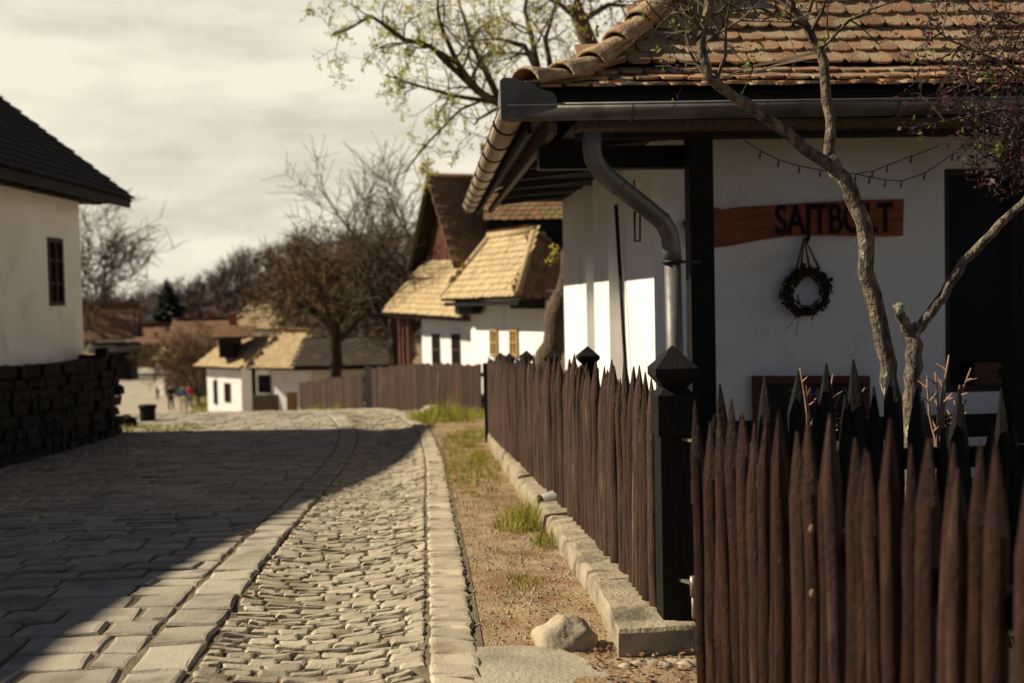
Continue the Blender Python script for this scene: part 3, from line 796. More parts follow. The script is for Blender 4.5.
# corner hood: raised splash plate round the corner
pl = [(-.115, -.10), (-.115, .165), (-.10, .18), (-.03, .175), (.06, .145), (.15, .10), (.215, .085), (.245, .05), (.25, .0), (.25, -.02), (.0, -.09)]
vs = [H(x, -.03-GR-.006, GZ+z) for x, z in pl] + [H(x, -.03-GR+.004, GZ+z) for x, z in pl]; n = len(pl)
b.add(vs, [tuple(reversed(range(n))), tuple(range(n, 2*n))] + [(i, (i+1) % n, n+(i+1) % n, n+i) for i in range(n)])
pl2 = [(-.12, -.09), (-.12, .165), (-.05, .17), (.08, .12), (.2, .06), (.2, -.05)]
vs = [H(-.12, y-.01, GZ+z) for y, z in pl2] + [H(-.11, y-.01, GZ+z) for y, z in pl2]; n = len(pl2)
b.add(vs, [tuple(range(n)), tuple(reversed(range(n, 2*n)))] + [(i, n+i, n+(i+1) % n, (i+1) % n) for i in range(n)])
b.build('corner_hood', M['zinc'], gt)
for u in (.75, 1.65, 2.55, 3.45):
    b = MB(); vs = []
    b.tube([H(u, -.03 + math.cos(t)*(-GR-.006), GZ - math.sin(t)*(GR+.006)) for t in [math.pi*k/8 for k in range(9)]], .006, 6); b.build('hook', M['zinc'], gt)
sg = thing('roof_gutter', H(0, 4, GZ), 'sunlit zinc rain gutter with dark hooks along the street side eave', 'gutter')
b = MB(); trough(b, H(-.03, .0, GZ-.005), H(-.03, 8.25, GZ-.06), GR, -hu)
b.tube([H(-.03-GR, .0, GZ), H(-.03-GR, 8.25, GZ-.055)], .008, 8)
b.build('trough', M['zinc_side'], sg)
for i in range(10):
    v = .55 + i*.83; b = MB()
    b.tube([H(-.03 + math.cos(t)*(-GR-.008), v, GZ - .055*v/8.25 - math.sin(t)*(GR+.008)) for t in [math.pi*k/8 for k in range(9)]], .011, 6); b.build('hook', M['iron'], sg)
# downpipe
dpn = thing('downpipe', P(672, 500, 8.25), 'bent zinc downpipe dropping from the front gutter beside the black post', 'downpipe')
pts = [P(592, 133, 7.98), P(592, 148, 7.98), P(594, 160, 7.98), P(601, 171, 8.0), P(612, 181, 8.02), P(650, 211, 8.22), P(662, 221, 8.25), P(669, 233, 8.28), P(671.5, 248, 8.3), P(672.5, 262, 8.3)]
b = MB(); b.tube(pts, .064, 18); b.build('upper_pipe', M['zinc'], dpn)
e_ = P(677, 400, 8.3)
b = MB(); b.tube([P(672.5, 261, 8.3), V((e_.x, e_.y, .05))], .058, 18); b.build('lower_pipe', M['zinc_pipe'], dpn)
b = MB(); q = P(672.5, 262, 8.3); b.tube([q+V((0,0,.012)), q-V((0,0,.012))], .072, 18); b.beam(q, q + V((.21, .1, 0)), .012, .02); b.build('collar', M['iron'], dpn)
for pa, pb in (((601, 171, 8.0), (603, 173, 8.0)), ((618, 186, 8.05), (620, 187.6, 8.06)), ((661.5, 220.5, 8.25), (663.5, 222.5, 8.25))):
    b = MB(); a_, c_ = P(*pa), P(*pb); d_ = (c_-a_).normalized(); b.tube([a_-d_*.006, a_+d_*.006], .0665, 18); b.build('seam', M['zinc'], dpn)

# the sign on the porch wall
def W(px, py, dv=0.0): return PP(px, py, H(0, VW-dv, 0), hv)
def text_mesh(txt, size, name, m, parent, origin, ux, uz, ext=.004, spacing=1.0):
    cu = bpy.data.curves.new('lettering', 'FONT'); cu.body = txt; cu.size = size; cu.extrude = ext; cu.space_character = spacing; cu.offset = size*.02
    to = bpy.data.objects.new('lettering_src', cu); COL.objects.link(to)
    bpy.context.view_layer.update()
    me = bpy.data.meshes.new_from_object(to.evaluated_get(bpy.context.evaluated_depsgraph_get()))
    bpy.data.objects.remove(to); bpy.data.curves.remove(cu)
    ny = ux.cross(uz)       # out of the face is -ny side handled below
    outw = -ny
    off = V(parent['_b'])
    for v in me.vertices: 
        c_ = v.co.copy(); v.co = origin + ux*c_.x + uz*c_.y + (uz.cross(ux)*-1)*c_.z - off
    me.materials.append(m); me.name = name
    o = bpy.data.objects.new(name, me); COL.objects.link(o); o.parent = parent; o['_b'] = tuple(off)
    return o
sgn = thing('shop_sign', W(795, 225, .06), 'red brown wavy plank sign reading SAJTBOLT on the porch wall', 'sign')
upper = [(683, 222), (700, 212), (716, 207), (722, 210), (740, 207), (775, 205), (820, 202), (860, 200), (904, 199)]
lower = [(903, 236), (870, 236), (830, 235), (790, 236), (760, 240), (735, 245), (712, 248), (690, 244)]
ol = [W(x, y, .05) for x, y in upper+lower]; n = len(ol)
b = MB(); b.add(ol + [p + hv*.045 for p in ol], [tuple(reversed(range(n))), tuple(range(n, 2*n))] + [(i, (i+1) % n, n+(i+1) % n, n+i) for i in range(n)])
b.build('plank', M['sign'], sgn)
q0, q1 = W(775, 234, .054), W(893, 231, .054)
uz = V((0,0,1)); ux = (q1-q0); wid = ux.length; ux.normalize(); uz = (uz - ux*uz.dot(ux)).normalized()
text_mesh('SAJTBOLT', .335, 'lettering', M['letter'], sgn, q0 , ux, uz, .004, 1.0)
lo = sgn.children[-1] if False else [c for c in bpy.data.objects if c.name.startswith('lettering')][-1]
xs = [v.co.dot(ux) for v in lo.data.vertices]; x0 = min(xs); sc = wid/(max(xs)-x0)
for v in lo.data.vertices: v.co += ux*((v.co.dot(ux)-x0)*(sc-1))
# wreath
wc = W(807, 292, .07); wr = thing('wreath', wc, 'round dark twig wreath hanging below the plank sign', 'wreath')
b = MB(); rw = random.Random(2); R1 = .165
n = 260
for i in range(n):
    a = rw.uniform(0, 6.283); rr = R1 + rw.gauss(0, .022); c_ = wc + hu*(math.cos(a)*rr) + V((0,0,math.sin(a)*rr)) + hv*rw.uniform(-.03, .03)
    tdir = (hu*(-math.sin(a)) + V((0,0,math.cos(a))) + V((rw.uniform(-.6,.6), rw.uniform(-.6,.6), rw.uniform(-.6,.6)))).normalized()
    b.tube([c_ - tdir*.04, c_ + tdir*.04], [.009, .004], 4, 0, False)
for i in range(40):
    a = rw.uniform(0, 6.283); rr = R1 + rw.gauss(0, .022); lump(b, wc + hu*(math.cos(a)*rr) + V((0,0,math.sin(a)*rr)) - hv*.03, .02, .02, .02, i, 5, .3)
b.tube([wc + hu*(math.cos(t)*R1) + V((0,0,math.sin(t)*R1)) for t in [6.2832*k/24 for k in range(25)]], .024, 8)
b.build('twig_ring', M['wreath'], wr)
b = MB(); tp = W(804, 237, .06)
for px in (796, 801, 810, 820): b.tube([tp, W(px, 270, .075)], [.006, .012], 5)
b.build('ribbon', M['ribbon'], wr)
for (pa, pb) in (((798, 314), (785, 332)), ((799, 314), (796, 335))):
    b = MB(); b.tube([W(*pa, .08), W(*pb, .08)], .003, 4); b.build('straw', M['ribbon'], wr)
# chalkboard under it
cb = thing('chalkboard', W(812, 395, .06), 'framed black chalkboard with faint chalk letters below the wreath', 'chalkboard')
c0, c1 = W(753, 376, .05), W(870, 376, .05); hb = .42; wd = (c1-c0).length
b = MB()
b.obox(c0 - V((0,0,.06)), (c1-c0), hv*.04, V((0,0,.06))); b.obox(c0 - V((0,0,hb)), (c1-c0), hv*.04, V((0,0,.06)))
b.obox(c0 - V((0,0,hb-.06)), (c1-c0).normalized()*.06, hv*.04, V((0,0,hb-.12))); b.obox(c1 - (c1-c0).normalized()*.06 - V((0,0,hb-.06)), (c1-c0).normalized()*.06, hv*.04, V((0,0,hb-.12)))
b.build('board_frame', M['redwood'], cb)
b = MB(); b.obox(c0 + (c1-c0).normalized()*.06 - V((0,0,hb-.06)) + hv*.015, (c1-c0).normalized()*(wd-.12), hv*.02, V((0,0,hb-.12))); b.build('slate', M['board'], cb)
text_mesh('Z HU Y', .13, 'chalk_lettering', M['chalk'], cb, c0 + (c1-c0).normalized()*.30 - V((0,0,.20)) + hv*.012, hu, V((0,0,1)), .001, 1.35)
# little board standing on the window ledge
q = W(1000, 388, .0); tb = thing('window_board', q, 'small red brown lettered board standing in the dark porch window', 'sign')
u0 = (W(975, 380) - HO).dot(hu); zb = wbot + .062; zt2 = PP(1000, 362, H(0, VW, 0), hv).z
b = MB(); b.obox(H(u0, VW+.01, zb), hu*.62, hv*.03, V((0,0,zt2-zb))); b.build('plank', M['redwood'], tb)
text_mesh('M', .12, 'lettering', M['letter'], tb, H(u0+.2, VW+.008, zb+.05), hu, V((0,0,1)), .001)
# string of small bulbs
sl = thing('string_lights', P(860, 165, 8.9), 'thin sagging wire of small unlit bulbs strung under the porch eave', 'string lights')
b = MB(); paths = [[(744, 140), (761, 151), (779, 160), (800, 166), (821, 170), (840, 173), (856, 174), (873, 171), (888, 165), (912, 156), (938, 146)], [(856, 174), (870, 177), (886, 180), (902, 181), (925, 173), (953, 154), (970, 142)]]
bb = []
for pth in paths:
    pp = [P(x, y, 8.75) for x, y in pth]; b.tube(pp, .004, 5)
    for i in range(1, len(pp)-1): bb.append(pp[i])
b.build('wire', M['iron'], sl)
for p in bb:
    b = MB(); b.tube([p, p - V((.005,0,.02)), p - V((.008,0,.04)), p - V((.01,0,.055))], [.004, .006, .008, .002], 7); b.build('bulb', M['bulb'], sl)
# iron hanger by the corner
q = PP(636, 200, H(UW-.12, 0, 0), hu); q = P(636, 215, 10.2)
hg = thing('iron_hanger', q, 'slim black iron hook frame hanging at the corner of the white wall', 'hanger')
b = MB(); a_, c_ = P(634, 180, 10.0), P(636, 210, 10.0)
b.tube([a_, c_], .007, 6)
b.tube([c_, P(634.5, 213, 10.0), P(635, 241, 10.0), P(640, 241, 10.0), P(640, 213, 10.0), c_], .011, 6)
b.build('hook_frame', M['iron'], hg)

# ------------------------------------------------------------------ trees
def rnd_dir(rng): 
    while True:
        v = V((rng.uniform(-1,1), rng.uniform(-1,1), rng.uniform(-1,1)))
        if .1 < v.length < 1: return v.normalized()
def leafq(b, p, s_, rng, m=0):
    u = rnd_dir(rng); w = u.orthogonal().normalized()*.5; 
    b.add([p, p+u*s_*.5+w*s_*.55, p+u*s_, p+u*s_*.5-w*s_*.55], [(0,1,2,3)], m)
def grow(wood, twig, p, d, L, r, lvl, rng, up=.25, kids=(4, 5, 5), spread=.8, wander=.25, tips=None, droop=0, minr=.004, lenf=.58):
    n = max(3, int(4 - (0 if lvl > 1 else 1))); pts = [p.copy()]; rad = [r]; dirs = [d]
    for i in range(n):
        d = (d + rnd_dir(rng)*wander + V((0,0,up*.25 - droop*(i/n)*.5))).normalized()
        p = p + d*(L/n); pts.append(p.copy()); rad.append(max(minr*.6, r*(1-.62*(i+1)/n))); dirs.append(d)
    tgt = wood if lvl >= 2 else twig
    tgt.tube(pts, rad, 7 if lvl >= 3 else (5 if lvl == 2 else 3), 0, lvl >= 2, False)
    if lvl == 0:
        if tips is not None: tips.append((pts[-1], pts[-2], pts[1]))
        return
    K = kids[min(lvl-1, len(kids)-1)]
    for k in range(K):
        t = rng.uniform(.3, 1.0) if k else 1.0
        i = min(n-1, int(t*n)); q = pts[i].lerp(pts[i+1], t*n-i) if i < n else pts[-1]
        dd = dirs[min(i+1, n)]
        side = (rnd_dir(rng) - dd*0); side = (side - dd*side.dot(dd)).normalized()
        nd_ = (dd*(1-spread*.45) + side*spread + V((0,0,up*.5))).normalized()
        grow(wood, twig, q, nd_, L*lenf*rng.uniform(.7, 1.2), max(minr, rad[min(i, n)]*.55), lvl-1, rng, up, kids, spread, wander, tips, droop, minr, lenf)
def limb(wood, twig, path, r0, r1, rng, n_side, L, lvl, tips=None, tstart=.2, **kw):
    """a limb along known points, with side branches"""
    pts = []
    for i in range(len(path)-1):
        for k in range(3): pts.append(path[i].lerp(path[i+1], k/3))
    pts.append(path[-1])
    for i in range(1, len(pts)-1): pts[i] = pts[i] + rnd_dir(rng)*r0*.25
    rad = [r0 + (r1-r0)*i/(len(pts)-1) for i in range(len(pts))]
    wood.tube(pts, rad, 9, 0, True, True, fn=lambda i, k: 1 + .12*mnoise.noise(V((i*.9, k*1.3, r0*99))))
    for k in range(n_side):
        t = tstart + (1-tstart)*(k+rng.random())/n_side; i = min(len(pts)-2, int(t*(len(pts)-1)))
        dd = (pts[i+1]-pts[i]).normalized(); side = rnd_dir(rng); side = (side - dd*side.dot(dd)).normalized()
        grow(wood, twig, pts[i], (dd*.5 + side*.9).normalized(), L*rng.uniform(.6, 1.2)*(1.1-.4*t), max(.006, rad[i]*.5), lvl, rng, tips=tips, **kw)
    return pts

# spring tree behind the cottage
rt1 = random.Random(31)
t0 = P(550, 380, 17.2); tb0 = V((t0.x, t0.y, tz(t0.x, t0.y)))
tr = thing('spring_tree', tb0, 'tree with yellow green spring buds rising behind the cottage gutter', 'tree')
wood, twig, tips = MB(), MB(), []
trunk_p = [tb0 - V((0,0,.1)), P(546, 372, 17.2), P(554, 330, 17.2), P(565, 290, 17.3), P(577, 240, 17.4), P(576, 180, 17.5), P(556, 130, 17.4)]
limb(wood, twig, trunk_p, .20, .11, rt1, 0, 1, 2)
T = trunk_p[-1]; Dp = 17.4
for pth, r0, ns, Lx in (
    ([T, P(505, 105, 17.2), P(478, 92, 17.0), P(455, 60, 16.8), P(440, 20, 16.6), P(436, -15, 16.5)], .085, 9, .85),
    ([P(500, 102, 17.2), P(470, 40, 17.6), P(455, -10, 18)], .06, 8, .8),
    ([P(478, 92, 17.0), P(430, 46, 16.8), P(405, 40, 16.6), P(372, 16, 16.5), P(345, 30, 16.4), P(330, 36, 16.4)], .045, 10, .6),
    ([P(455, 62, 16.8), P(420, 40, 17), P(380, 48, 17.2)], .035, 6, .5),
    ([P(500, 103, 17.2), P(450, 95, 16.9), P(420, 86, 16.7), P(385, 75, 16.6)], .035, 8, .6),
    ([P(490, 97, 17.1), P(460, 110, 16.9), P(430, 140, 16.8), P(405, 172, 16.8)], .022, 6, .5),
    ([T, P(538, 75, 17.6), P(525, 45, 17.8), P(500, 40, 18), P(470, 40, 18)], .07, 8, .8),
    ([T, P(555, 90, 17.5), P(545, 40, 17.7), P(560, -10, 18)], .08, 8, .9),
    ([P(540, 78, 17.6), P(525, 10, 17.5), P(530, -25, 17.5)], .05, 7, .8),
):
    pts = limb(wood, twig, pth, r0, .010, rt1, ns, Lx, 2, tips, up=.15, kids=(4, 5), spread=.85, wander=.3, minr=.0045)
    tips.append((pts[-1], pts[-2], pts[-2]))
wood.build('trunk', M['bark_brown'], tr)
lf = MB()
for (a_, b_, c_) in tips:
    if rt1.random() < .8:
        for _ in range(rt1.randint(4, 11)): leafq(lf, a_.lerp(b_, rt1.random()) + rnd_dir(rt1)*.03, rt1.uniform(.028, .058), rt1)
cr = twig.build('crown', M['twig'], tr)
lf.build('leaves', M['leaf_y'], cr)
# a leafy sprout by the trunk
b = MB()
for (x, y) in ((552, 253), (556, 258), (549, 262), (554, 248)):
    for _ in range(10): leafq(b, P(x, y, 17.0) + rnd_dir(rt1)*.05, .07, rt1)
b.build('sprout', M['leaf_y'], tr)

# purple-leaved tree behind the roof
rt2 = random.Random(5)
q = P(592, 60, 19.2); tb0 = V((q.x, q.y, tz(q.x, q.y)))
tr = thing('plum_tree', tb0, 'brown trunk with deep purple foliage standing above the roof hip', 'tree')
wood, twig, tips = MB(), MB(), []
limb(wood, twig, [tb0, P(588, 200, 19.2), P(592, 60, 19.2), P(584, 25, 19.2), P(575, 8, 19.2)], .16, .12, rt2, 0, 1, 1)
for pth in ([P(584, 25, 19.2), P(560, 5, 19), P(535, -10, 19)], [P(582, 20, 19.2), P(610, 5, 19.4), P(640, 5, 19.4)], [P(575, 8, 19.2), P(585, -20, 19.2), P(600, -50, 19.2)]):
    limb(wood, twig, pth, .06, .015, rt2, 7, .55, 1, tips, kids=(5, 5), up=.1)
wood.build('trunk', M['bark_pink'], tr); cr = twig.build('crown', M['twig'], tr)
lf = MB()
for (a_, b_, c_) in tips:
    for _ in range(14): leafq(lf, a_.lerp(c_, rt2.random()) + rnd_dir(rt2)*.08, rt2.uniform(.04, .08), rt2)
lf.build('leaves', M['leaf_p'], cr)

# small pollarded tree in the shop yard
def dcurve(pts): return [P(x, y, Y) for x, y, Y in pts]
rt3 = random.Random(17)
q = P(897, 420, 6.35); tb0 = V((q.x, q.y, tz(q.x, q.y)))
tr = thing('plum_tree', tb0, 'slender tree with rough grey bark forking in front of the porch', 'tree')
wood, twig, tips = MB(), MB(), []
ptt = lambda *a: dcurve(a)
limb(wood, twig, [tb0] + ptt((893, 400, 6.3), (885, 345, 6.25), (868, 272, 6.25), (862, 222, 6.2), (852, 195, 6.2), (838, 170, 6.2), (829, 160, 6.2)), .046, .038, rt3, 0, 1, 1)
limb(wood, twig, ptt((832, 166, 6.2), (805, 148, 6.15), (782, 130, 6.1), (743, 103, 6.0), (724, 90, 5.95), (709, 76, 5.9), (702, 44, 5.9), (709, 8, 5.9), (712, -40, 5.9)), .033, .020, rt3, 8, .5, 1, tips, .55, kids=(4,), wander=.3, minr=.003)
limb(wood, twig, ptt((829, 162, 6.2), (830, 120, 6.25), (823, 62, 6.3), (810, 32, 6.3), (792, 8, 6.3), (780, -20, 6.3)), .030, .018, rt3, 9, .55, 1, tips, .4, kids=(4,), wander=.3, minr=.003)
# long thin shoots over the roof and at the top
for pth in ([(806, 25, 6.3), (760, 8, 6.2), (710, 14, 6.1), (680, 30, 6.0)], [(820, 50, 6.3), (850, 20, 6.1), (880, 6, 6.0), (920, -8, 6)], [(708, 20, 5.9), (680, 5, 5.8), (655, 30, 5.7)], [(702, 44, 5.9), (740, 20, 5.7), (790, 22, 5.6), (830, 5, 5.5)]):
    limb(wood, twig, ptt(*pth), .009, .003, rt3, 6, .22, 1, tips, .1, kids=(3,), minr=.0025)
wood.build('trunk', M['bark'], tr)
cr = twig.build('crown', M['twig'], tr)
lfp, lfg = MB(), MB()
for (a_, b_, c_) in tips:
    if rt3.random() < .6:
        for _ in range(rt3.randint(2, 7)): leafq(lfg if rt3.random() < .25 else lfp, a_.lerp(c_, rt3.random()*.8) + rnd_dir(rt3)*.025, rt3.uniform(.016, .034), rt3)
for (x, y) in ((597, 34), (660, 55), (758, 48), (745, 62), (822, 42), (712, 78), (675, 30)):
    for _ in range(9): leafq(lfg, P(x, y, 6.1) + rnd_dir(rt3)*.035, rt3.uniform(.025, .045), rt3)
lfp.build('purple_leaves', M['leaf_p'], cr); lfg.build('green_leaves', M['leaf_g'], cr)

q = P(914, 420, 6.2); tb0 = V((q.x+.01, q.y, tz(q.x, q.y)))
tr = thing('plum_tree', tb0, 'cut back stump with one long bough and purple foliage over the porch window', 'tree')
wood, twig, tips = MB(), MB(), []
limb(wood, twig, [tb0] + ptt((913, 400, 6.2), (913, 365, 6.2), (913, 335, 6.2), (911, 325, 6.2)), .046, .040, rt3, 0, 1, 1)
limb(wood, twig, ptt((911, 335, 6.2), (903, 322, 6.18), (897, 304, 6.15)), .034, .024, rt3, 0, 1, 1)
limb(wood, twig, ptt((914, 335, 6.2), (925, 322, 6.2), (943, 295, 6.15), (963, 262, 6.1), (991, 233, 6.05), (1024, 204, 6.0), (1065, 150, 6.0), (1060, 80, 6.0), (1040, 30, 6.0), (1020, -20, 6.0)), .029, .014, rt3, 6, .5, 1, tips, .62, kids=(5,), minr=.003)
for pth in ([(1062, 110, 6.0), (1020, 70, 5.9), (985, 55, 5.8), (950, 40, 5.8), (925, 22, 5.8)], [(1063, 120, 6), (1030, 110, 5.9), (1000, 110, 5.8), (960, 118, 5.8), (915, 126, 5.8)],
            [(1055, 90, 6.0), (1020, 120, 5.8), (1003, 150, 5.8), (1000, 166, 5.8)], [(1045, 40, 6.0), (1010, 20, 5.9), (975, 10, 5.9), (950, -10, 5.9)], [(1060, 100, 6), (1025, 90, 6.2), (990, 85, 6.3), (965, 92, 6.3)], [(1062, 120, 6), (1030, 140, 6.1), (1012, 142, 6.1)],
            [(1040, 30, 6.0), (1015, 45, 6.1), (985, 30, 6.2), (970, 60, 6.2), (968, 90, 6.2)]):
    limb(wood, twig, ptt(*pth), .010, .003, rt3, 12, .24, 1, tips, .05, kids=(4,), minr=.0025, droop=.3, up=0)
wood.build('trunk', M['bark'], tr); cr = twig.build('crown', M['twig'], tr)
lfp, lfg = MB(), MB()
for (a_, b_, c_) in tips:
    if rt3.random() < .8:
        for _ in range(rt3.randint(4, 13)): leafq(lfg if rt3.random() < .06 else lfp, a_.lerp(c_, rt3.random()) + rnd_dir(rt3)*.045, rt3.uniform(.02, .046), rt3)
for (x, y) in ((996, 148), (1000, 158), (992, 70), (986, 82)):
    for _ in range(12): leafq(lfg, P(x, y, 5.9) + rnd_dir(rt3)*.035, rt3.uniform(.02, .036), rt3)
lfp.build('purple_leaves', M['leaf_p'], cr); lfg.build('green_leaves', M['leaf_g'], cr)

# bare shrubs between the fences
for bx, tops, lab in ((938, ((949, 355), (971, 368), (960, 385), (935, 372), (945, 390), (927, 376), (966, 400)), 'bare reddish shrub of knobbly twigs beside the cut back stump'),
                      (812, ((800, 368), (806, 385), (833, 374), (840, 392), (865, 388), (824, 395)), 'sparse bare rose twigs poking up below the chalkboard')):
    q = P(bx, 470, 6.0); tb0 = V((q.x, q.y, tz(q.x, q.y)))
    sh = thing('shrub', tb0, lab, 'shrub')
    wood, twig, tips = MB(), MB(), []
    for (x, y) in tops:
        m1 = P(bx + (x-bx)*.25 + rt3.uniform(-3, 3), 440, 6.0); m2 = P(bx + (x-bx)*.6 + rt3.uniform(-4, 4), (440+y)/2+5, 6.0)
        limb(wood, twig, [tb0, m1, m2, P(x, y, 6.0)], .011, .004, rt3, 5, .09, 0, tips, .5, minr=.003)
    wood.add(twig.v, twig.f); wood.build('stems', M['twig_red'], sh)


# ------------------------------------------------------------------ white house across the street
sdir = V((-.015, 1, 0)).normalized(); sin_ = V((-sdir.y, sdir.x, 0))     # towards the inside of the plot
if sin_.x > 0: sin_ = -sin_
C0 = V((-7.5, 21.0, 0))
def LH(a, i, z): return C0 - sdir*a + sin_*i + V((0, 0, z))           # a: towards the camera, i: inwards
lh = thing('farmhouse', LH(9, 3.5, -.6), 'long white house with dark overhanging roof on a rubble terrace', 'house')
LN = 18.0
wz0, wz1 = -.8, 3.42
# opening for the window
wp = V((1, 0, 0)) if False else sin_
wa = PP(48, 270, C0, sin_); wb_ = PP(63, 270, C0, sin_)
a1, a0 = (C0-wa).dot(sdir), (C0-wb_).dot(sdir); z1_ = PP(55, 238, C0, sin_).z; z0_ = PP(55, 306, C0, sin_).z
b = MB(); TH = .4
def lw(aa, ab, za, zb): b.obox(LH(ab, 0, za), sdir*(ab-aa), sin_*TH, V((0,0,zb-za)))
lw(0, a0, wz0, wz1); lw(a0, a1, wz0, z0_); lw(a0, a1, z1_, wz1); lw(a1, LN, wz0, wz1)
b.obox(LH(TH, TH, wz0), sdir*TH, sin_*6.2, V((0,0,wz1-wz0))); b.obox(LH(LN, TH, wz0), sdir*TH, sin_*6.2, V((0,0,wz1-wz0)))
b.obox(LH(LN-TH, 6.2, wz0), sdir*(LN-2*TH), sin_*TH, V((0,0,wz1-wz0)))
b.build('wall', M['plaster'], lh)
b = MB(); fz = .07; fi = .06
for (aa, ab, za, zb) in ((a0, a0+fz, z0_, z1_), (a1-fz, a1, z0_, z1_), (a0+fz, a1-fz, z0_, z0_+fz), (a0+fz, a1-fz, z1_-fz, z1_), ((a0+a1)/2-.03, (a0+a1)/2+.03, z0_+fz, z1_-fz)):
    b.obox(LH(ab, -.02, za), sdir*(ab-aa), sin_*.1, V((0,0,zb-za)))
for k in (1, 2): 
    zz = z0_ + (z1_-z0_)*k/3
    b.obox(LH((a0+a1)/2-.032, 0, zz-.02), sdir*((a1-a0)/2-fz-.032), sin_*.06, V((0,0,.04))); b.obox(LH(a1-fz, 0, zz-.02), sdir*((a1-a0)/2-fz-.032), sin_*.06, V((0,0,.04)))
lwn = b.build('window', M['frame'], lh)
b = MB(); b.obox(LH(a1-.03, .1, z0_+.03), sdir*(a1-a0-.06), sin_*.02, V((0,0,z1_-z0_-.06))); b.build('pane', M['glass_reflect'], lwn)
# roof: street slope tiled in view
ov, ovg = .68, .9
EZ = 3.42; pit = math.tan(R_(38.5)); half = 3.3 + ov
def RR(a, i): return LH(a, i, EZ + (i+ov)*pit if i <= 3.3 else EZ + (6.6+ov-i)*pit)
rl = random.Random(8)
b = MB()
tiled(b, [RR(LN+.6, -ov), RR(-ovg, -ov), RR(-ovg, 3.3), RR(LN+.6, 3.3)], .24, .2, rl, True, 0, 1, th=.03, lift=.05, thick=.12)
b.add([RR(-ovg, 3.3), RR(-ovg, 6.6+ov), RR(LN+.6, 6.6+ov), RR(LN+.6, 3.3)], [(0, 1, 2, 3)], 1)
b.add([RR(-ovg, 3.3)-V((0,0,.1)), RR(LN+.6, 3.3)-V((0,0,.1)), RR(LN+.6, 6.6+ov)-V((0,0,.1)), RR(-ovg, 6.6+ov)-V((0,0,.1))], [(0, 1, 2, 3)], 1)
b.build('roof', [M['tile_dark'], M['blackwood']], lh)
b = MB(); k = 0
while k*.62 < LN+1: 
    a = k*.62 - .5; b.obox(LH(a+.07, -.5, EZ-.10), sdir*.1, sin_*.9, V((0,0,.12))); k += 1
b.obox(LH(LN+.5, -.16, EZ-.1), sdir*(LN+1.2), sin_*.15, V((0,0,.098)))
b.obox(LH(LN+.5, -ov+.02, EZ-.16), sdir*(LN+1.3), sin_*.04, V((0,0,.16)))
b.build('eave_rafters', M['blackwood'], lh)
b = MB(); b.poly([LH(.02, 0, wz1), LH(.02, 6.6, wz1), LH(.02, 3.3, wz1+3.3*pit)]); b.poly([LH(LN, 0, wz1), LH(LN, 3.3, wz1+3.3*pit), LH(LN, 6.6, wz1)]); b.build('gable', M['darkwood'], lh)
# rubble terrace in front
def rubble_wall(b, A, B, inw, thick, zbot, ztop, rng, sx=.32, sz=.17):
    d = (B-A); L = d.length; d = d.normalized()
    t = 0
    zc = lambda t: ztop(t)
    z = 0
    row = 0
    while True:
        any_ = False; t = -rng.random()*sx
        hz = sz*rng.uniform(.8, 1.2)
        while t < L:
            w = sx*rng.uniform(.6, 1.4); tm = max(0, min(L, t+w/2)); q = A + d*tm; zb = zbot(q) + z
            if zb < zc(tm):
                any_ = True
                lump(b, q + inw*(.04+rng.uniform(-.02, .02)) + V((0,0,zb+hz/2)), 1, 1, 1, rng.uniform(0, 99), 5, .0) if False else None
                c_ = q + inw*(.10+rng.uniform(-.03, .03)) + V((0,0,zb+hz/2))
                vs = []
                for sx_ in (-1, 1):
                    for sy_ in (-1, 1):
                        for sz_ in (-1, 1):
                            vs.append(c_ + d*(sx_*(w*.49)*rng.uniform(.7, 1.05)) + inw*(sy_*.12*rng.uniform(.5, 1)) + V((0,0,sz_*hz*.49*rng.uniform(.65, 1.1))))
                b.add(vs, [(0,1,3,2),(4,6,7,5),(0,4,5,1),(2,3,7,6),(0,2,6,4),(1,5,7,3)])
            t += w
        z += hz; row += 1
        if not any_ or row > 20: break
    n = 12
    for i in range(n):
        q0 = A + d*(L*i/n) + inw*.1; q1 = A + d*(L*(i+1)/n) + inw*.1
        z0 = zbot(q0)-.1; b.obox(V((q0.x, q0.y, z0)), q1-q0, inw*thick, V((0,0,zc(L*(i+.5)/n)-.03-z0)))
tw = thing('stone_wall', V((-6.7, 20.6, -.76)), 'dark rubble stone terrace wall below the long white house', 'stone wall')
b = MB(); TA, TB = V((-6.86, 20.9, 0)), V((-6.86+.03*17, 3.9, 0))
rubble_wall(b, TA, TB, sin_, .9, lambda q: tz(q.x, q.y), lambda t: .63 - .28*sstep((.7-t)/.9) + .06*mnoise.noise(V((t*1.3, 3, 0))) + .008*t, rl)
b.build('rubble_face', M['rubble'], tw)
b = MB(); rubble_wall(b, TA + sin_*.1 , TA + sin_*1.6, -sdir, .5, lambda q: tz(q.x, q.y), lambda t: .5+.1*t, rl); b.build('return_face', M['rubble'], tw)

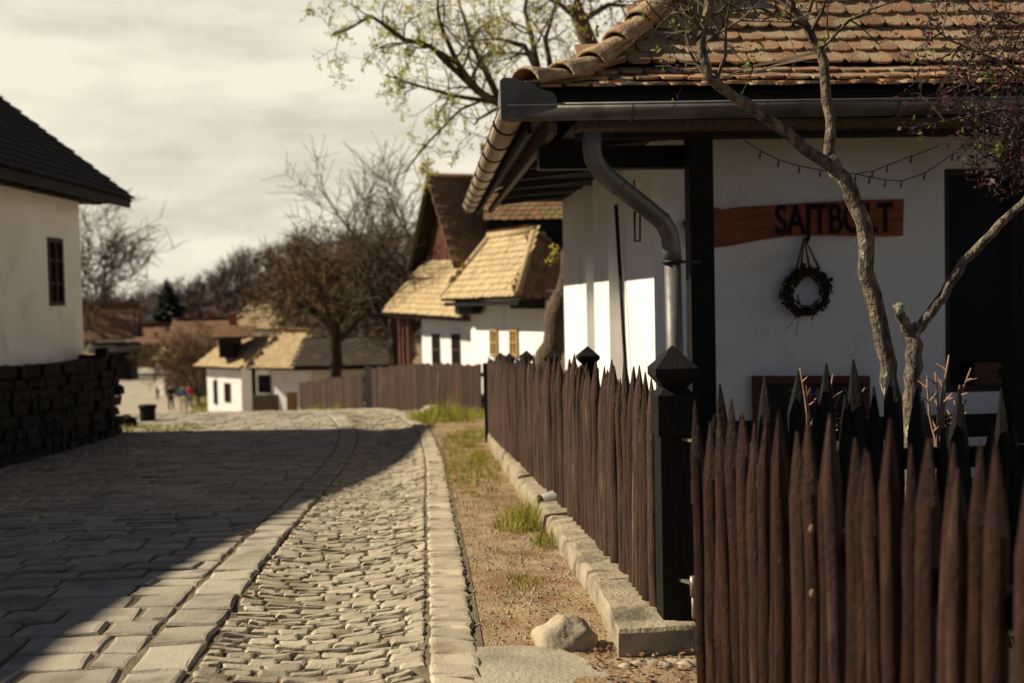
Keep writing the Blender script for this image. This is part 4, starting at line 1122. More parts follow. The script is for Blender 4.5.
# planter and bin at the end of the terrace
def pot(name, base, r0, r1, h, label, cat, mt, fill):
    th = thing(name, base, label, cat); b = MB(); n = 16; base = V(base); vs = []
    prof_ = ((r0, 0), (r0*1.05, h*.1), (r1*.92, h*.78), (r1*.93, h*.80), (r1*1.06, h*.82), (r1*1.06, h), (r1*.92, h), (r1*.88, h*.85))
    for (r, z) in prof_:
        for k in range(n): a = 6.2832*k/n; vs.append(base + V((math.cos(a)*r, math.sin(a)*r, z)))
    b.add(vs, [(s_*n+k, s_*n+(k+1) % n, (s_+1)*n+(k+1) % n, (s_+1)*n+k) for s_ in range(len(prof_)-1) for k in range(n)], 0, True)
    b.add(vs[:n], [tuple(reversed(range(n)))])
    b.build('bowl', mt, th)
    b = MB(); b.add([base + V((math.cos(6.2832*k/n)*r1*.87, math.sin(6.2832*k/n)*r1*.87, h*.86)) for k in range(n)], [tuple(range(n))]); b.build('soil', fill, th)
q = P(148, 423, 23.3); pot('planter', (q.x, q.y, tz(q.x, q.y)), .14, .165, .34, 'dark tapered planter standing in the grass beyond the rubble terrace', 'planter', M['blackwood'], M['dirt'])
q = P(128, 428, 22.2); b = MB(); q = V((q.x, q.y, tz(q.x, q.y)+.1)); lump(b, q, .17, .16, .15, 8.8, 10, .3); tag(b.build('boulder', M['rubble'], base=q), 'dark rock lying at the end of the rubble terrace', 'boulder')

# ------------------------------------------------------------------ houses further down the street
ee = V((-.447, .894, 0)); ni = V((.894, .447, 0))          # along the fronts, and inwards
rh = random.Random(12)
def house_box(b, o, e, i, L, D, z0, z1, th=.3, m=0):
    b.obox(V((o.x, o.y, z0)), e*L, i*th, V((0,0,z1-z0)), m)
    b.obox(V((o.x, o.y, z0)) + i*D, e*L, -i*th, V((0,0,z1-z0)), m)
    b.obox(V((o.x, o.y, z0)) + i*(th+.002), e*th, i*(D-2*th-.004), V((0,0,z1-z0)), m)
    b.obox(V((o.x, o.y, z0)) + i*(th+.002) + e*(L-th), e*th, i*(D-2*th-.004), V((0,0,z1-z0)), m)
def small_window(parent, c, e, out, w, h, mt, shutter=False):
    b = MB(); c = V(c); z = V((0,0,1)); t = .05
    for (x0, x1, y0, y1) in ((-w/2, -w/2+t, 0, h), (w/2-t, w/2, 0, h), (-w/2+t, w/2-t, 0, t), (-w/2+t, w/2-t, h-t, h), (-.02, .02, t, h-t), (-w/2+t, -.02, h*.5-.02, h*.5+.02), (.02, w/2-t, h*.5-.02, h*.5+.02)):
        b.obox(c + e*x0 + z*y0 - out*.02, e*(x1-x0), out*.06, z*(y1-y0))
    fr_ = b.build('window', mt, parent)
    b = MB(); b.obox(c - e*(w/2-.02) + z*.02 - out*.01, e*(w-.04), out*.02, z*(h-.04)); b.build('pane', M['shutter'] if shutter else M['glass'], fr_)
# low cottage with pale hipped roof
E0 = V((.109, 21.8, 0)); Lr = 3.55
def HB(t, i, z): return E0 + ee*t + ni*i + V((0,0,z))
gz = tz(.5, 23.5)
hb_ = thing('cottage', HB(1.8, 1.2, gz), 'low white cottage with bright straw coloured hipped tile roof and yellow windows', 'house')
b = MB(); house_box(b, HB(.05, .62, 0), ee, ni, 3.35, 2.0, gz-.3, 1.62); b.build('wall', M['plaster'], hb_)
b = MB(); zE, zR, ir = 1.52, 2.74, .85
tiled(b, [HB(0, 0, zE), HB(Lr, 0, zE-.04), HB(2.8, ir, zR), HB(.9, ir, zR)], .19, .15, rh, True, 0, 1, over=.02, lift=.035)
tiled(b, [HB(0, 2*ir+.6, zE-.2), HB(0, 0, zE), HB(.9, ir, zR)], .19, .15, rh, True, 2, 1, lift=.035)  # shade of this end face put into its colour by a darker tile
tiled(b, [HB(Lr, 0, zE-.04), HB(Lr, 2*ir+.6, zE-.2), HB(2.8, ir, zR)], .19, .15, rh, True, 0, 1, lift=.035)
tiled(b, [HB(Lr, 2*ir+.6, zE-.2), HB(0, 2*ir+.6, zE-.2), HB(.9, ir, zR), HB(2.8, ir, zR)], .19, .15, rh, True, 2, 1, lift=.035)
b.build('roof', [M['tile_pale'], M['darkwood'], M['tile_mossy']], hb_)
b = MB(); b.tube([HB(.86, ir, zR+.03), HB(2.85, ir, zR+.03)], .09, 10); b.tube([HB(.02, .02, zE+.03), HB(.9, ir, zR+.03)], .07, 8); b.tube([HB(Lr-.02, .02, zE), HB(2.8, ir, zR+.03)], .07, 8); b.build('ridge_tiles', M['tile_pale'], hb_)
b = MB(); b.beam(HB(.0, .50, 1.36), HB(1.15, .50, 1.36), .14, .16); b.beam(HB(2.7, .45, 1.30), HB(3.6, .45, 1.30), .2, .26); b.beam(HB(.1, .1, 1.40), HB(3.5, .1, 1.37), .06, .08); b.build('eave_beams', M['blackwood'], hb_)
def wall_hit(px, py, o): return PP(px, py, o, ni)
for px in (495, 515):
    q = wall_hit(px, 356, HB(0, .62, 0)); q2 = wall_hit(px, 329, HB(0, .62, 0)); small_window(hb_, (q.x, q.y, q.z), ee, -ni, .34, q2.z-q.z, M['shutter'], True)
# gabled house with skirt roof
EA = V((-1.296, 25.5, 0))
def HA(t, i, z): return EA + ee*t + ni*i + V((0,0,z))
gza = tz(-.8, 27.5)
ha = thing('gabled_house', HA(2.6, 2.5, gza), 'white house with steep brown boarded gable above a pale tiled skirt roof', 'house')
b = MB(); house_box(b, HA(.15, .60, 0), ee, ni, 2.95, 4.5, gza-.4, 1.55); b.build('wall', M['plaster'], ha)
zE2, zS = 1.10, 2.30
b = MB()
tiled(b, [HA(-.6, 0, zE2), HA(4.0, 0, zE2+.08), HA(3.9, 1.0, zS), HA(-.2, 1.0, zS)], .19, .15, rh, True, 0, 1, lift=.035)
b.build('skirt_roof', [M['tile_pale'], M['darkwood']], ha)
b = MB(); zA = 4.32; hw = 1.42; tc_ = 2.67; io = .75; zB = 2.2
tiled(b, [HA(tc_-hw, io+5, zB), HA(tc_-hw, io, zB), HA(tc_, io, zA), HA(tc_, io+5, zA)], .19, .15, rh, True, 0, 1, lift=.035)
tiled(b, [HA(tc_+hw, io, zB), HA(tc_+hw, io+5, zB), HA(tc_, io+5, zA), HA(tc_, io, zA)], .19, .15, rh, True, 0, 1, lift=.035)
b.build('roof', [M['tile_mossy'], M['darkwood']], ha)
b = MB(); b.tube([HA(tc_, io-.02, zA+.03), HA(tc_, io+5, zA+.03)], .08, 8); b.build('ridge_tiles', M['tile_mossy'], ha)
b = MB(); b.obox(HA(tc_-1.15, 1.02, zS-.1), ee*2.3, ni*.05, V((0,0,.1)));
b.add([HA(tc_-1.15, 1.03, zS), HA(tc_+1.15, 1.03, zS), HA(tc_, 1.03, zS+1.15*1.49), HA(tc_-1.15, 1.07, zS), HA(tc_+1.15, 1.07, zS), HA(tc_, 1.07, zS+1.15*1.49)], [(0,1,2),(5,4,3),(0,3,4,1),(1,4,5,2),(2,5,3,0)])
for k in range(-5, 6): b.obox(HA(tc_+k*.2-.012, 1.015, zS), ee*.024, ni*.013, V((0,0, max(.1, 1.6-abs(k)*.3))))
b.build('gable_boards', M['redwood'], ha)
b = MB()
for sg_ in (-1, 1): b.beam(HA(tc_+sg_*(hw+.02), io-.03, zB-.04), HA(tc_, io-.03, zA+.02), .04, .16, up=tuple(ni))
b.build('bargeboard', M['greywood'], ha)
b = MB()
for t in (3.35, 3.65, 3.9): b.obox(HA(t, .35, gza-.6), ee*.11, ni*.11, V((0,0,1.1-gza+.6)))
b.beam(HA(-.4, .3, zE2-.05), HA(4.0, .3, zE2+.0), .1, .12)
b.build('porch_posts', M['redwood'], ha)
for px in (437, 457):
    q = wall_hit(px, 365, HA(0, .60, 0)); q2 = wall_hit(px, 334, HA(0, .60, 0)); small_window(ha, (q.x, q.y, q.z), ee, -ni, .42, q2.z-q.z, M['frame'])
# tall house behind the cottage; eave shade put into its black wall
def P0(px, py, Y): return P(px, py, Y)
q = P(528, 300, 27.2); gzc = tz(q.x, q.y)
hc = thing('barn', (q.x+.3, 28, gzc), 'timber outbuilding blackened for shade, with reddish tile roof glimpsed under the cottage eave', 'house')
xa, xb = P(488, 230, 27.2).x, P(600, 230, 27.2).x; ze = P(525, 220, 27.2).z
b = MB(); b.obox((xa+.3, 27.6, gzc-.3), (xb-xa-.6, 0, 0), (0, 3, 0), (0, 0, ze-gzc+.3)); b.build('wall', M['blackwood'], hc)
b = MB(); tiled(b, [(xa, 27.0, ze), (xb, 27.0, ze), (xb, 28.8, ze+1.9), (xa, 28.8, ze+1.9)], .19, .15, rh, True, 0, 1, lift=.035)
tiled(b, [(xb, 31.0, ze), (xa, 31.0, ze), (xa, 28.8, ze+1.9), (xb, 28.8, ze+1.9)], .3, .2, rh, False, 0, 1)
b.build('roof', [M['tile_mossy'], M['darkwood']], hc)
b = MB(); b.obox((xa, 26.95, ze-.26), (xb-xa, 0, 0), (0, .5, 0), (0, 0, .2)); b.build('eave_shade_beam', M['blackwood'], hc)  # black strip stands in for the shade under the eave
# small stone shed wall under it
def far_house(name, label, Y, pl, pr, y_eave, y_ridge, depth, wall_m, roof_m, yaw=0, ybase=None, tilew=.3, ex=.22, over=.5, hip=0.0, chim=None, wins=(), group=None, ridge_in=None, deckm=None):
    """a house seen roughly from its long side; pl..pr are its ends along the street scene at depth Y"""
    a, c_ = P(pl, 350, Y), P(pr, 350, Y)
    mid = (a+c_)/2; e = V((math.cos(yaw), math.sin(yaw), 0)); i = V((-e.y, e.x, 0)); L = (c_.x-a.x)/max(.3, math.cos(yaw))
    ze = P((pl+pr)/2, y_eave, Y).z; zr = P((pl+pr)/2, y_ridge, Y + depth/2).z
    zg = min(tz(mid.x, mid.y), tz(mid.x-L/2, mid.y), tz(mid.x+L/2, mid.y))-.3
    o = V((mid.x, mid.y, 0)) - e*L/2
    h = thing(name, (mid.x, mid.y, zg), label, 'house', group)
    b = MB(); house_box(b, o + e*over + i*over, e, i, L-2*over, depth-2*over, zg, ze+.15, .3); 
    if not hip:
        hh = (zr-ze)*(1-2*over/depth)
        for q in (o + e*over, o + e*(L-over)):
            b.poly([q + i*over + V((0,0,ze+.15)), q + i*(depth-over) + V((0,0,ze+.15)), q + i*depth/2 + V((0,0,ze+hh))])
    b.build('wall', wall_m, h)
    Z = lambda p, z: V((p.x, p.y, z))
    rb = MB(); hp = hip*L
    A0, A1, B0, B1 = o, o+e*L, o+i*depth, o+e*L+i*depth; R0_, R1_ = o+i*depth/2+e*hp, o+e*(L-hp)+i*depth/2
    tiled(rb, [Z(A0, ze), Z(A1, ze), Z(R1_, zr), Z(R0_, zr)], tilew, ex, rh, False, 0, 1, th=.03, lift=.05, thick=.12)
    tiled(rb, [Z(B1, ze), Z(B0, ze), Z(R0_, zr), Z(R1_, zr)], tilew, ex, rh, False, 0, 1, th=.03, lift=.05, thick=.12)
    if hip:
        tiled(rb, [Z(B0, ze), Z(A0, ze), Z(R0_, zr)], tilew, ex, rh, False, 0, 1, th=.03, lift=.05, thick=.12)
        tiled(rb, [Z(A1, ze), Z(B1, ze), Z(R1_, zr)], tilew, ex, rh, False, 0, 1, th=.03, lift=.05, thick=.12)
    ro = rb.build('roof', [roof_m, M['darkwood']], h)
    if chim:
        for (px, yt) in chim:
            q = P(px, yt, Y + depth/2 + .1); b = MB(); b.obox((q.x-.18, q.y-.18, ze+.3), (.36, 0, 0), (0, .36, 0), (0, 0, q.z-ze-.3)); b.obox((q.x-.22, q.y-.22, q.z+.002), (.44, 0, 0), (0, .44, 0), (0, 0, .08)); b.build('chimney', M['brick'], ro)
    n_ = -i
    for (px, yt, yb, w) in wins:
        q = PP(px, yb, o + i*over, i); q2 = PP(px, yt, o + i*over, i); small_window(h, q, e, n_, w, q2.z-q.z, M['frame'])
    return h
far_house('farmhouse', 'long low house with dark mossy roof behind the bare trees', 37, 293, 402, 366, 338, 5.0, M['plaster_old'], M['tile_brown'], over=.45, tilew=.25, ex=.2)
# bright cottage group downhill
f1 = far_house('cottage', 'bright white cottage with straw coloured roof and a shade-black gable opening downhill', 59, 188, 244, 367, 338, 4.4, M['plaster'], M['tile_pale'], yaw=R_(-42), over=.4, wins=((228, 383, 402, .5), (216, 380, 404, .3)), chim=((233, 315),))
lo0, lo1 = P(219, 358, 58.6), P(234, 358, 58.6); lz = P(226, 338, 58.6).z
b = MB(); b.obox((lo0.x, lo0.y, lo0.z), (lo1.x-lo0.x, 0, 0), (0, 1.8, 0), (0, 0, lz-lo0.z)); b.build('loft_shade_box', M['blackwood'], f1)  # solid black box stands in for the shade in the gable opening
l0, l1 = P(214, 338, 58.2), P(246, 338, 58.2); b = MB()
tiled(b, [(l0.x, l0.y, l0.z+.02), (l1.x, l0.y, l0.z+.02), (l1.x, l0.y+2.2, l0.z+.5), (l0.x, l0.y+2.2, l0.z+.5)], .25, .2, rh, False, 0, 1, th=.03, lift=.05, thick=.12)
b.build('loft_roof', [M['tile_mossy'], M['darkwood']], f1)
f2_ = far_house('cottage', 'porch fronted cottage with broad pale hipped roof beside the board fence', 54, 243, 299, 368, 332, 4.0, M['plaster'], M['tile_pale'], yaw=R_(-24), over=.7, hip=.22, wins=((265, 375, 393, .7),))
b = MB(); zf = tz(P(260, 390, 55).x, 55)
for px in (254, 279):
    b = MB(); q = P(px, 400, 54.9); b.obox((q.x-.08, q.y, zf-.2), (.16, 0, 0), (0, .16, 0), (0, 0, P(px, 368, 54.9).z-zf+.15))
    b.build('porch_post', M['blackwood'], f2_)
b = MB(); q0, q1 = P(252, 395, 54.7), P(281, 395, 54.7); b.obox((q0.x, q0.y, zf-.3), (q1.x-q0.x, 0, 0), (0, .12, 0), (0, 0, q0.z-zf+.3)); b.build('porch_parapet', M['stonebase'], f2_)
far_house('cottage', 'small pale hipped roof rising above the porch fronted cottage', 70, 228, 282, 329, 304, 4.5, M['plaster_old'], M['tile_pale'], over=.3, hip=.3)
far_house('farmhouse', 'long house with russet roof and chimney behind the bare round bush', 88, 166, 262, 346, 319, 6, M['stonebase'], M['tile_red'], over=.5, tilew=.45, ex=.3, chim=((212, 313),))
far_house('cottage', 'tiny straw roofed cottage at the bend of the lower road', 92, 151, 164, 360, 347, 2.0, M['plaster_old'], M['tile_pale'], yaw=R_(-30), over=.2)
far_house('farmhouse', 'distant house with rust coloured roof and dark porch beside the lower road', 118, 86, 133, 339, 305, 6, M['plaster'], M['tile_red'], yaw=R_(10), over=.9, tilew=.5, ex=.35)
far_house('farmhouse', 'distant brown roofed house half hidden behind the dark conifer', 135, 124, 172, 344, 325, 6, M['stonebase'], M['tile_red'], over=.6, tilew=.5, ex=.35)
far_house('shed', 'dark shed under a low roof beside the rust roofed house', 112, 90, 133, 352, 344, 3, M['blackwood'], M['tile_dark'], over=.4, tilew=.5, ex=.35)

# ------------------------------------------------------------------ board fences and gate at the bend
def board_fence(pA, pB, hgt, label, mt, w=.11, name='board_fence'):
    L = (pB-pA).length; d = (pB-pA).normalized(); n_ = V((-d.y, d.x, 0)); n_ = n_ if n_.y < 0 else -n_; f = thing(name, (pA.x, pA.y, tz(pA.x, pA.y)), label, 'fence')
    b = MB(); t = 0
    while t < L:
        q = pA + d*t; z = tz(q.x, q.y); hh = hgt(t/L) + rh.uniform(-.035, .03); ww = w*rh.uniform(.85, 1.1)
        o = q + n_*rh.uniform(-.006, .006) + V((0,0,z+.02)); e = d*(ww-.012); tp = V((0,0,hh))
        b.add([o, o+e, o+e+n_*.022, o+n_*.022, o+tp*.97, o+e+tp*.97, o+e+n_*.022+tp*.97, o+n_*.022+tp*.97, o+e*.5+tp, o+e*.5+n_*.022+tp],
              [(0,1,5,8,4), (2,3,7,9,6), (1,2,6,5), (3,0,4,7), (4,8,9,7), (8,5,6,9)])
        t += ww
    b.build('boards', mt, f)
    for hz in (.25, .75):
        b = MB(); k = 6
        for j in range(k):
            q0, q1 = pA + d*(L*j/k) + n_*-.05, pA + d*(L*(j+1)/k) + n_*-.05
            b.beam(V((q0.x, q0.y, tz(q0.x, q0.y)+hz)), V((q1.x, q1.y, tz(q1.x, q1.y)+hz)), .05, .08)
        b.build('rail', M['blackwood'], f)
    for t in (0, L/2, L):
        q = pA + d*t + n_*-.12; b = MB(); z = tz(q.x, q.y); b.cbox((q.x, q.y, z-.1), d, n_, .12, .12, hgt(t/L)+.12); b.build('post', M['blackwood'], f)
    return f
def FP(px, Y): q = P(px, 400, Y); return V((q.x, q.y, 0))
board_fence(FP(482, 23.3), FP(374, 28.0), lambda t: .95+.04*t, 'brown upright board fence in front of the gabled house', M['fenceboard'])
board_fence(FP(364, 28.6), FP(301, 33.5), lambda t: .86-.06*t, 'lower weathered board fence downhill of the dark board gate', M['fenceboard'])
g0, g1 = FP(373, 28.05), FP(365, 28.55)
gte = thing('board_gate', (g0.x, g0.y, tz(g0.x, g0.y)), 'narrow dark gate closing the gap between two board fences', 'gate')
d_ = (g1-g0).normalized(); n_ = V((d_.y, -d_.x, 0)); b = MB(); Lg = (g1-g0).length
for k in range(4): b.obox(g0 + d_*(Lg*k/4+.005) + V((0,0,tz(g0.x, g0.y)+.03)), d_*(Lg/4-.01), n_*.03, V((0,0,1.0)))
b.build('boards', M['blackwood'], gte)
b = MB(); b.obox(g0 + n_*.033 + V((0,0,tz(g0.x,g0.y)+.6)), d_*Lg, n_*.03, V((0,0,.07))); b.build('crosspiece', M['blackwood'], gte)
q = FP(292, 34.6); b = MB(); q.z = tz(q.x, q.y); b.cbox(q, V((1,0,0)), V((0,1,0)), .30, .04, .6); 
for k in (-.1, .1): b.cbox(q + V((k, -.025, .05)), V((1,0,0)), V((0,1,0)), .02, .012, .5)
tag(b.build('wooden_hatch', M['shutter'], base=q), 'sunlit orange wooden hatch at the downhill end of the board fence', 'hatch')
q = FP(438, 24.7); q.z = tz(q.x, q.y); b = MB(); b.tube([q, q+V((.01,-.05,.4)), q+V((.015,.03,.78))], [.018, .017, .012], 7); tag(b.build('stake', M['pale_wood'], base=q), 'pale wooden stake leaning on the brown board fence', 'stake')
q = FP(432, 24.3); q.z = tz(q.x, q.y)+.05; b = MB(); lump(b, q, .22, .14, .11, 2.2, 9, .3); tag(b.build('boulder', M['boulder'], base=q), 'pale rock beside the grass at the foot of the board fence', 'boulder')

# ------------------------------------------------------------------ bare trees downhill
def bare_tree(base, h, label, seed, kids=(6, 6, 5), up=.3, spread=.85, mt='bark_dark', tw='twig', r=None, lvl=3, droop=0.0, leaves=None, group=None, name='bare_tree', fork=.35, lenf=.6, nl=5, minr=.012, lean=(0, 0)):
    rg_ = random.Random(seed); base = V(base); r = r or h*.025
    t = thing(name, base, label, 'tree', group); wood, twig, tips = MB(), MB(), []
    f = base + V((lean[0], lean[1], h*fork))
    limb(wood, twig, [base - V((0,0,.1)), base + V((lean[0]*.4, lean[1]*.4, h*fork*.5)), f], r, r*.75, rg_, 0, 1, 1)
    for k in range(nl):
        a = 6.283*(k+rg_.random()*.6)/nl; d = V((math.cos(a)*spread, math.sin(a)*spread, .55 + rg_.random()*.7)).normalized()
        if k == 0: d = V((.1, 0, 1)).normalized()
        grow(wood, twig, f - V((0,0,rg_.random()*h*fork*.35)), d, h*(1-fork)*.62*rg_.uniform(.8, 1.1), r*.55, lvl, rg_, up, kids, spread, .3, tips, droop, minr, lenf)
    wood.build('trunk', M[mt], t); cr = twig.build('crown', M[tw], t)
    if leaves:
        lb = MB()
        for (a_, b_, c_) in tips:
            for _ in range(leaves[1]): leafq(lb, a_.lerp(c_, rg_.random()) + rnd_dir(rg_)*leaves[2]*.8, leaves[2]*rg_.uniform(.7, 1.3), rg_)
        lb.build('leaves', M[leaves[0]], cr)
    return t
def TB_(px, Y): q = P(px, 380, Y); return V((q.x, q.y, tz(q.x, q.y)))
bare_tree(TB_(336, 33.5), 5.7, 'broad bushy tree with dense drooping ochre twigs behind the lower fence', 4, (7, 8, 6), 0.18, .95, 'bark_dark', 'twig_ochre', .19, 3, .3, ('leaf_ochre', 1, .05), fork=.42, lenf=.62, nl=8, minr=.012)
bare_tree(TB_(395, 31.0), 6.0, 'tall bare fruit tree with open branches left of the gabled house', 9, (6, 7, 7), .38, .9, 'bark_dark', 'twig', .21, 3, 0, ('leaf_ochre', 1, .05), fork=.32, lenf=.62, nl=6, minr=.010)
bare_tree(TB_(104, 122), 17, 'distant bare tree with a rounded crown beside the white house corner', 14, (6, 6, 5), .3, .8, 'bark_dark', 'twig', .3, 3, 0, None, fork=.25, minr=.05, nl=7)
bare_tree(TB_(140, 150), 10.5, 'distant thin bare tree standing left of the dark conifer', 15, (5, 5, 4), .3, .8, 'bark_dark', 'twig', .25, 3, 0, None, fork=.3, minr=.04)
bare_tree(TB_(198, 81), 6.0, 'round bare bush in front of the long russet roof', 16, (7, 7, 6), .2, .7, 'bark_dark', 'twig_ochre', .12, 3, .2, None, name='bare_bush', fork=.12, nl=8, minr=.022)
def conifer(base, h, rad, label, seed):
    rg_ = random.Random(seed); base = V(base); t = thing('conifer', base, label, 'tree')
    b = MB(); b.tube([base, base + V((0,0,h))], [h*.022, .03], 7); b.build('trunk', M['bark_dark'], t)
    b = MB()
    n = 900
    for k in range(n):
        z = h*(.08 + .92*(k/n)); R = rad*(1-z/h)**.8*rg_.uniform(.45, 1.12); a = rg_.uniform(0, 6.283)
        d = V((math.cos(a), math.sin(a), -.25)); p0 = base + V((0,0,z)); tp = p0 + d*R
        s_ = V((-d.y, d.x, 0))*R*.22; m_ = p0.lerp(tp, .55) 
        b.add([p0.lerp(tp, .12), m_ + s_ - V((0,0,R*.12)), tp, m_ - s_ - V((0,0,R*.12))], [(0,1,2,3)])
    b.build('crown', M['conifer'], t)
conifer(TB_(170, 140), P(170, 277, 140).z - TB_(170, 140).z, 6.2, 'tall dark conifer standing among the distant roofs', 3)
conifer(TB_(206, 150), P(206, 322, 150).z - TB_(206, 150).z, 2.4, 'short dark conifer above the russet roof', 4)

# wooded hill beyond the village
hr = curve([(-400, -5), (-160, -6), (-106, -5), (-84, -1.5), (-67, 6.5), (-55, 10), (-29, 10), (30, 11), (120, 13), (400, 14)])
def hillz(x, y):
    t = sstep((y-165)/150); return -8.6 + t*(hr(x*310/max(y, 200))+8.0)*(1 if y < 330 else 1) + .8*mnoise.noise(V((x*.03, y*.03, 2)))
b = MB(); grid(axis((-300, 300, 6)), axis((165, 420, 6)), hillz, b); tag(b.build('hill', M['hill']), kind='structure')
fr_ = MB(); rf = random.Random(77)
for k in range(620):
    y = 175 + 150*rf.random()**.8; x = (rf.uniform(60, 470)-512)/1200*y
    z = hillz(x, y)
    h = rf.uniform(5.5, 9.5); w = h*rf.uniform(.25, .4); base = V((x, y, z))
    fr_.tube([base, base + V((0,0,h*.75))], [.14, .03], 4, 0, False, False)
    for q in range(52):
        c_ = base + V((0,0,h*(.3+.62*rf.random()))); d = (rnd_dir(rf) + V((0,0,.6))).normalized(); l = w*rf.uniform(.5, 1.1)
        s0 = c_ + rnd_dir(rf)*w*.45; s1 = s0 + d*l; side = d.orthogonal().normalized()*rf.uniform(.05, .16)
        fr_.add([s0-side, s0+side, s1], [(0,1,2)])
tag(fr_.build('forest', M['forest']), kind='stuff')

# ------------------------------------------------------------------ people on the lower road
def skin_mesh(name, verts, edges, mt, parent, sub=1):
    me = bpy.data.meshes.new(name); me.from_pydata([v[:3] for v in verts], edges, []); me.materials.append(mt)
    o = bpy.data.objects.new(name, me); COL.objects.link(o); o.parent = parent
    md = o.modifiers.new('Skin', 'SKIN'); md.use_smooth_shade = True
    for i, v in enumerate(verts): me.skin_vertices[0].data[i].radius = (v[3], v[4] if len(v) > 4 else v[3])
    me.skin_vertices[0].data[0].use_root = True
    sd = o.modifiers.new('Subdivision', 'SUBSURF'); sd.levels = sub; sd.render_levels = sub
    return o
def person(px, Y, hgt, label, top, legs, yaw, stride=.18, hood=None):
    q = P(px, 400, Y); k = hgt/1.75
    b0 = V((q.x, q.y, tz(q.x, q.y) + .035)); t = thing('person', b0, label, 'person'); t.rotation_euler = (0, 0, yaw)
    def S(l): return [tuple(a*k for a in v) for v in l]
    st = stride
    body = S([(0,0,.95,.13,.10), (0,0,1.12,.12,.09), (0,0,1.35,.15,.10), (0,0,1.48,.06), (0,.01,1.57,.075,.085), (0,.0,1.67,.085,.095), (0,0,1.735,.05),
              (.10,0,.90,.085), (.10,st*.5,.5,.058), (.10,st*.6,.09,.04), (.10,st*.6-.14,.03,.035),
              (-.10,0,.90,.085), (-.10,-st*.4,.5,.058), (-.10,-st*.9,.09,.04), (-.10,-st*.9-.14,.03,.035),
              (.19,0,1.42,.055), (.24,.05,1.15,.042), (.24,-.06,.92,.034), (.24,-.10,.82,.03),
              (-.19,0,1.42,.055), (-.24,-.05,1.15,.042), (-.24,-.14,.92,.034), (-.24,-.18,.82,.03)])
    ed = [(0,1),(1,2),(2,3),(3,4),(4,5),(5,6),(0,7),(7,8),(8,9),(9,10),(0,11),(11,12),(12,13),(13,14),(2,15),(15,16),(16,17),(17,18),(2,19),(19,20),(20,21),(21,22)]
    skin_mesh('body', body, ed, M['skin'], t)
    g_ = 1.18
    jk = [body[0], body[1], body[2], (body[3][0], body[3][1], body[3][2]-.03*k, body[3][3]*1.1)] + [body[i] for i in (15, 16, 17, 19, 20, 21)]
    jk = [tuple(v[:3]) + tuple(r*g_ + .008 for r in v[3:]) for v in jk]
    skin_mesh('jacket', jk, [(0,1),(1,2),(2,3),(2,4),(4,5),(5,6),(2,7),(7,8),(8,9)], top, t)
    tr_ = [body[i] for i in (0, 7, 8, 9, 11, 12, 13)]; tr_ = [tuple(v[:3]) + tuple(r*1.14 + .006 for r in v[3:]) for v in tr_]
    skin_mesh('trousers', tr_, [(0,1),(1,2),(2,3),(0,4),(4,5),(5,6)], legs, t)
    hb = MB(); lump(hb, V((0, .02*k, 1.69*k)), .092*k, .105*k, .085*k, 4, 8, .05); ho = hb.build('hair', hood or M['hair']); ho.parent = t
    return t
person(157.7, 86, .95, 'small child in dark clothes walking down the lower road', M['c_black'], M['c_grey'], 2.6, .1)
person(171, 75, 1.72, 'person dressed in black standing on the lower road', M['c_black'], M['c_black'], 3.3)
person(183, 74, 1.70, 'person in teal jacket and pale trousers near the white cottage', M['c_teal'], M['c_tan'], 2.9)
person(189.5, 77, 1.62, 'person wearing a bright red jacket near the white cottage', M['c_red'], M['c_jean'], 3.0)

# ------------------------------------------------------------------ light and sky
AZ, EL = R_(6), R_(38.0)
sunv = V((-math.cos(AZ)*math.cos(EL), math.sin(AZ)*math.cos(EL), math.sin(EL)))
sd = bpy.data.lights.new('sun', 'SUN'); sd.energy = 5.0; sd.angle = R_(.55); sd.color = (1.0, .89, .70)
so_ = bpy.data.objects.new('sun', sd); COL.objects.link(so_); so_.rotation_euler = (-sunv).to_track_quat('-Z', 'Y').to_euler(); so_.location = (-20, 5, 25)
w = bpy.data.worlds.new('World'); scn.world = w; w.use_nodes = True
nt = w.node_tree; N, L = nt.nodes, nt.links; bg = N['Background']
sky = N.new('ShaderNodeTexSky'); sky.sky_type = 'NISHITA'; sky.sun_disc = False; sky.sun_elevation = EL; sky.sun_rotation = math.atan2(sunv.x, sunv.y); sky.dust_density = .4; sky.air_density = .35; sky.ozone_density = 1.0
tc = N.new('ShaderNodeTexCoord'); sep = N.new('ShaderNodeSeparateXYZ'); L.new(tc.outputs['Generated'], sep.inputs[0])
mp = N.new('ShaderNodeMapping'); mp.inputs['Scale'].default_value = (1.0, 1.0, 3.6); L.new(tc.outputs['Generated'], mp.inputs['Vector'])
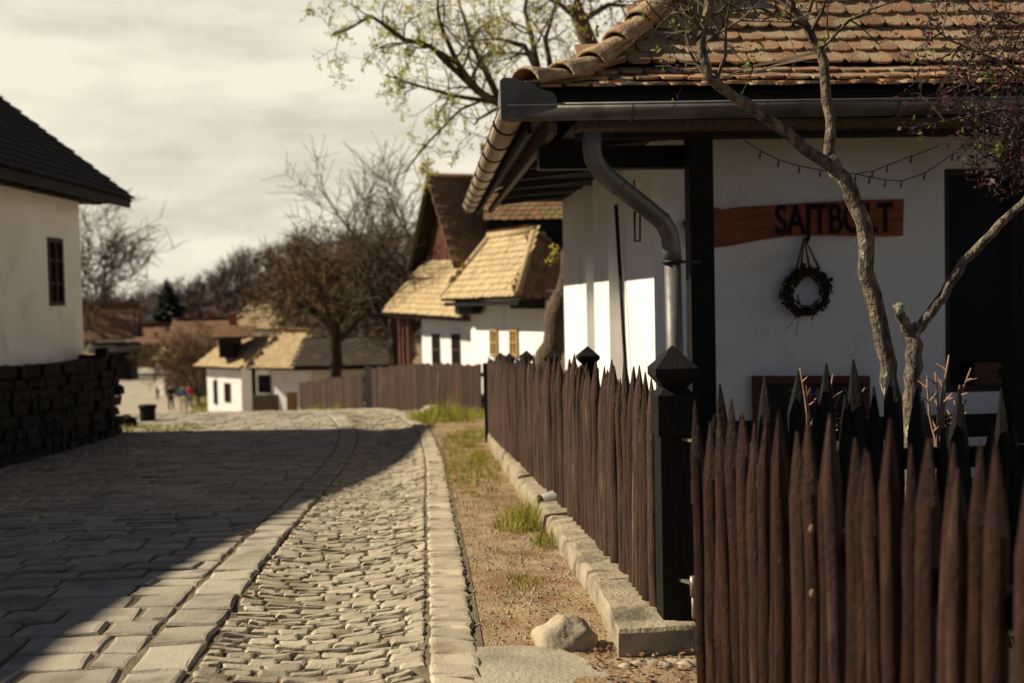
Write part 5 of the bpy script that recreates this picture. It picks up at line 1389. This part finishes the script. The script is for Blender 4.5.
cl = N.new('ShaderNodeTexNoise'); cl.inputs['Scale'].default_value = 7.0; cl.inputs['Detail'].default_value = 7; cl.inputs['Roughness'].default_value = .52; L.new(mp.outputs['Vector'], cl.inputs['Vector'])
cr_ = N.new('ShaderNodeMapRange'); cr_.inputs['From Min'].default_value = .34; cr_.inputs['From Max'].default_value = .60; L.new(cl.outputs['Fac'], cr_.inputs['Value'])
cm = N.new('ShaderNodeMix'); cm.data_type = 'RGBA'; L.new(cr_.outputs['Result'], cm.inputs[0])
cm.inputs[6].default_value = (9.4, 8.7, 7.1, 1); cm.inputs[7].default_value = (13.0, 12.2, 9.9, 1)
# bright cloud veil low over the village, thinning upwards to the plain sky
el = N.new('ShaderNodeMapRange'); el.inputs['From Min'].default_value = .235; el.inputs['From Max'].default_value = .33; el.inputs['To Min'].default_value = 1; el.inputs['To Max'].default_value = 0
L.new(sep.outputs['Z'], el.inputs['Value'])
mx = N.new('ShaderNodeMix'); mx.data_type = 'RGBA'; fy = N.new('ShaderNodeMapRange'); fy.interpolation_type = 'SMOOTHSTEP'; fy.inputs['From Min'].default_value = -.35; fy.inputs['From Max'].default_value = .28
dt = N.new('ShaderNodeVectorMath'); dt.operation = 'DOT_PRODUCT'; dt.inputs[1].default_value = (.75, .66, 0); L.new(tc.outputs['Generated'], dt.inputs[0]); L.new(dt.outputs['Value'], fy.inputs['Value'])
mm = N.new('ShaderNodeMath'); mm.operation = 'MULTIPLY'; L.new(el.outputs['Result'], mm.inputs[0]); L.new(fy.outputs['Result'], mm.inputs[1]); L.new(mm.outputs[0], mx.inputs[0]); L.new(sky.outputs['Color'], mx.inputs[6]); L.new(cm.outputs[2], mx.inputs[7])
L.new(mx.outputs[2], bg.inputs['Color']); bg.inputs['Strength'].default_value = .05
vs_ = scn.view_settings; vs_.view_transform = 'Standard'; vs_.look = 'None'; vs_.exposure = .52; vs_.gamma = 1; vs_.use_curve_mapping = False
scn.render.engine = 'CYCLES'; scn.cycles.use_denoising = True; scn.cycles.max_bounces = 6; scn.cycles.diffuse_bounces = 3
for o in bpy.data.objects:
    if '_b' in o: del o['_b']
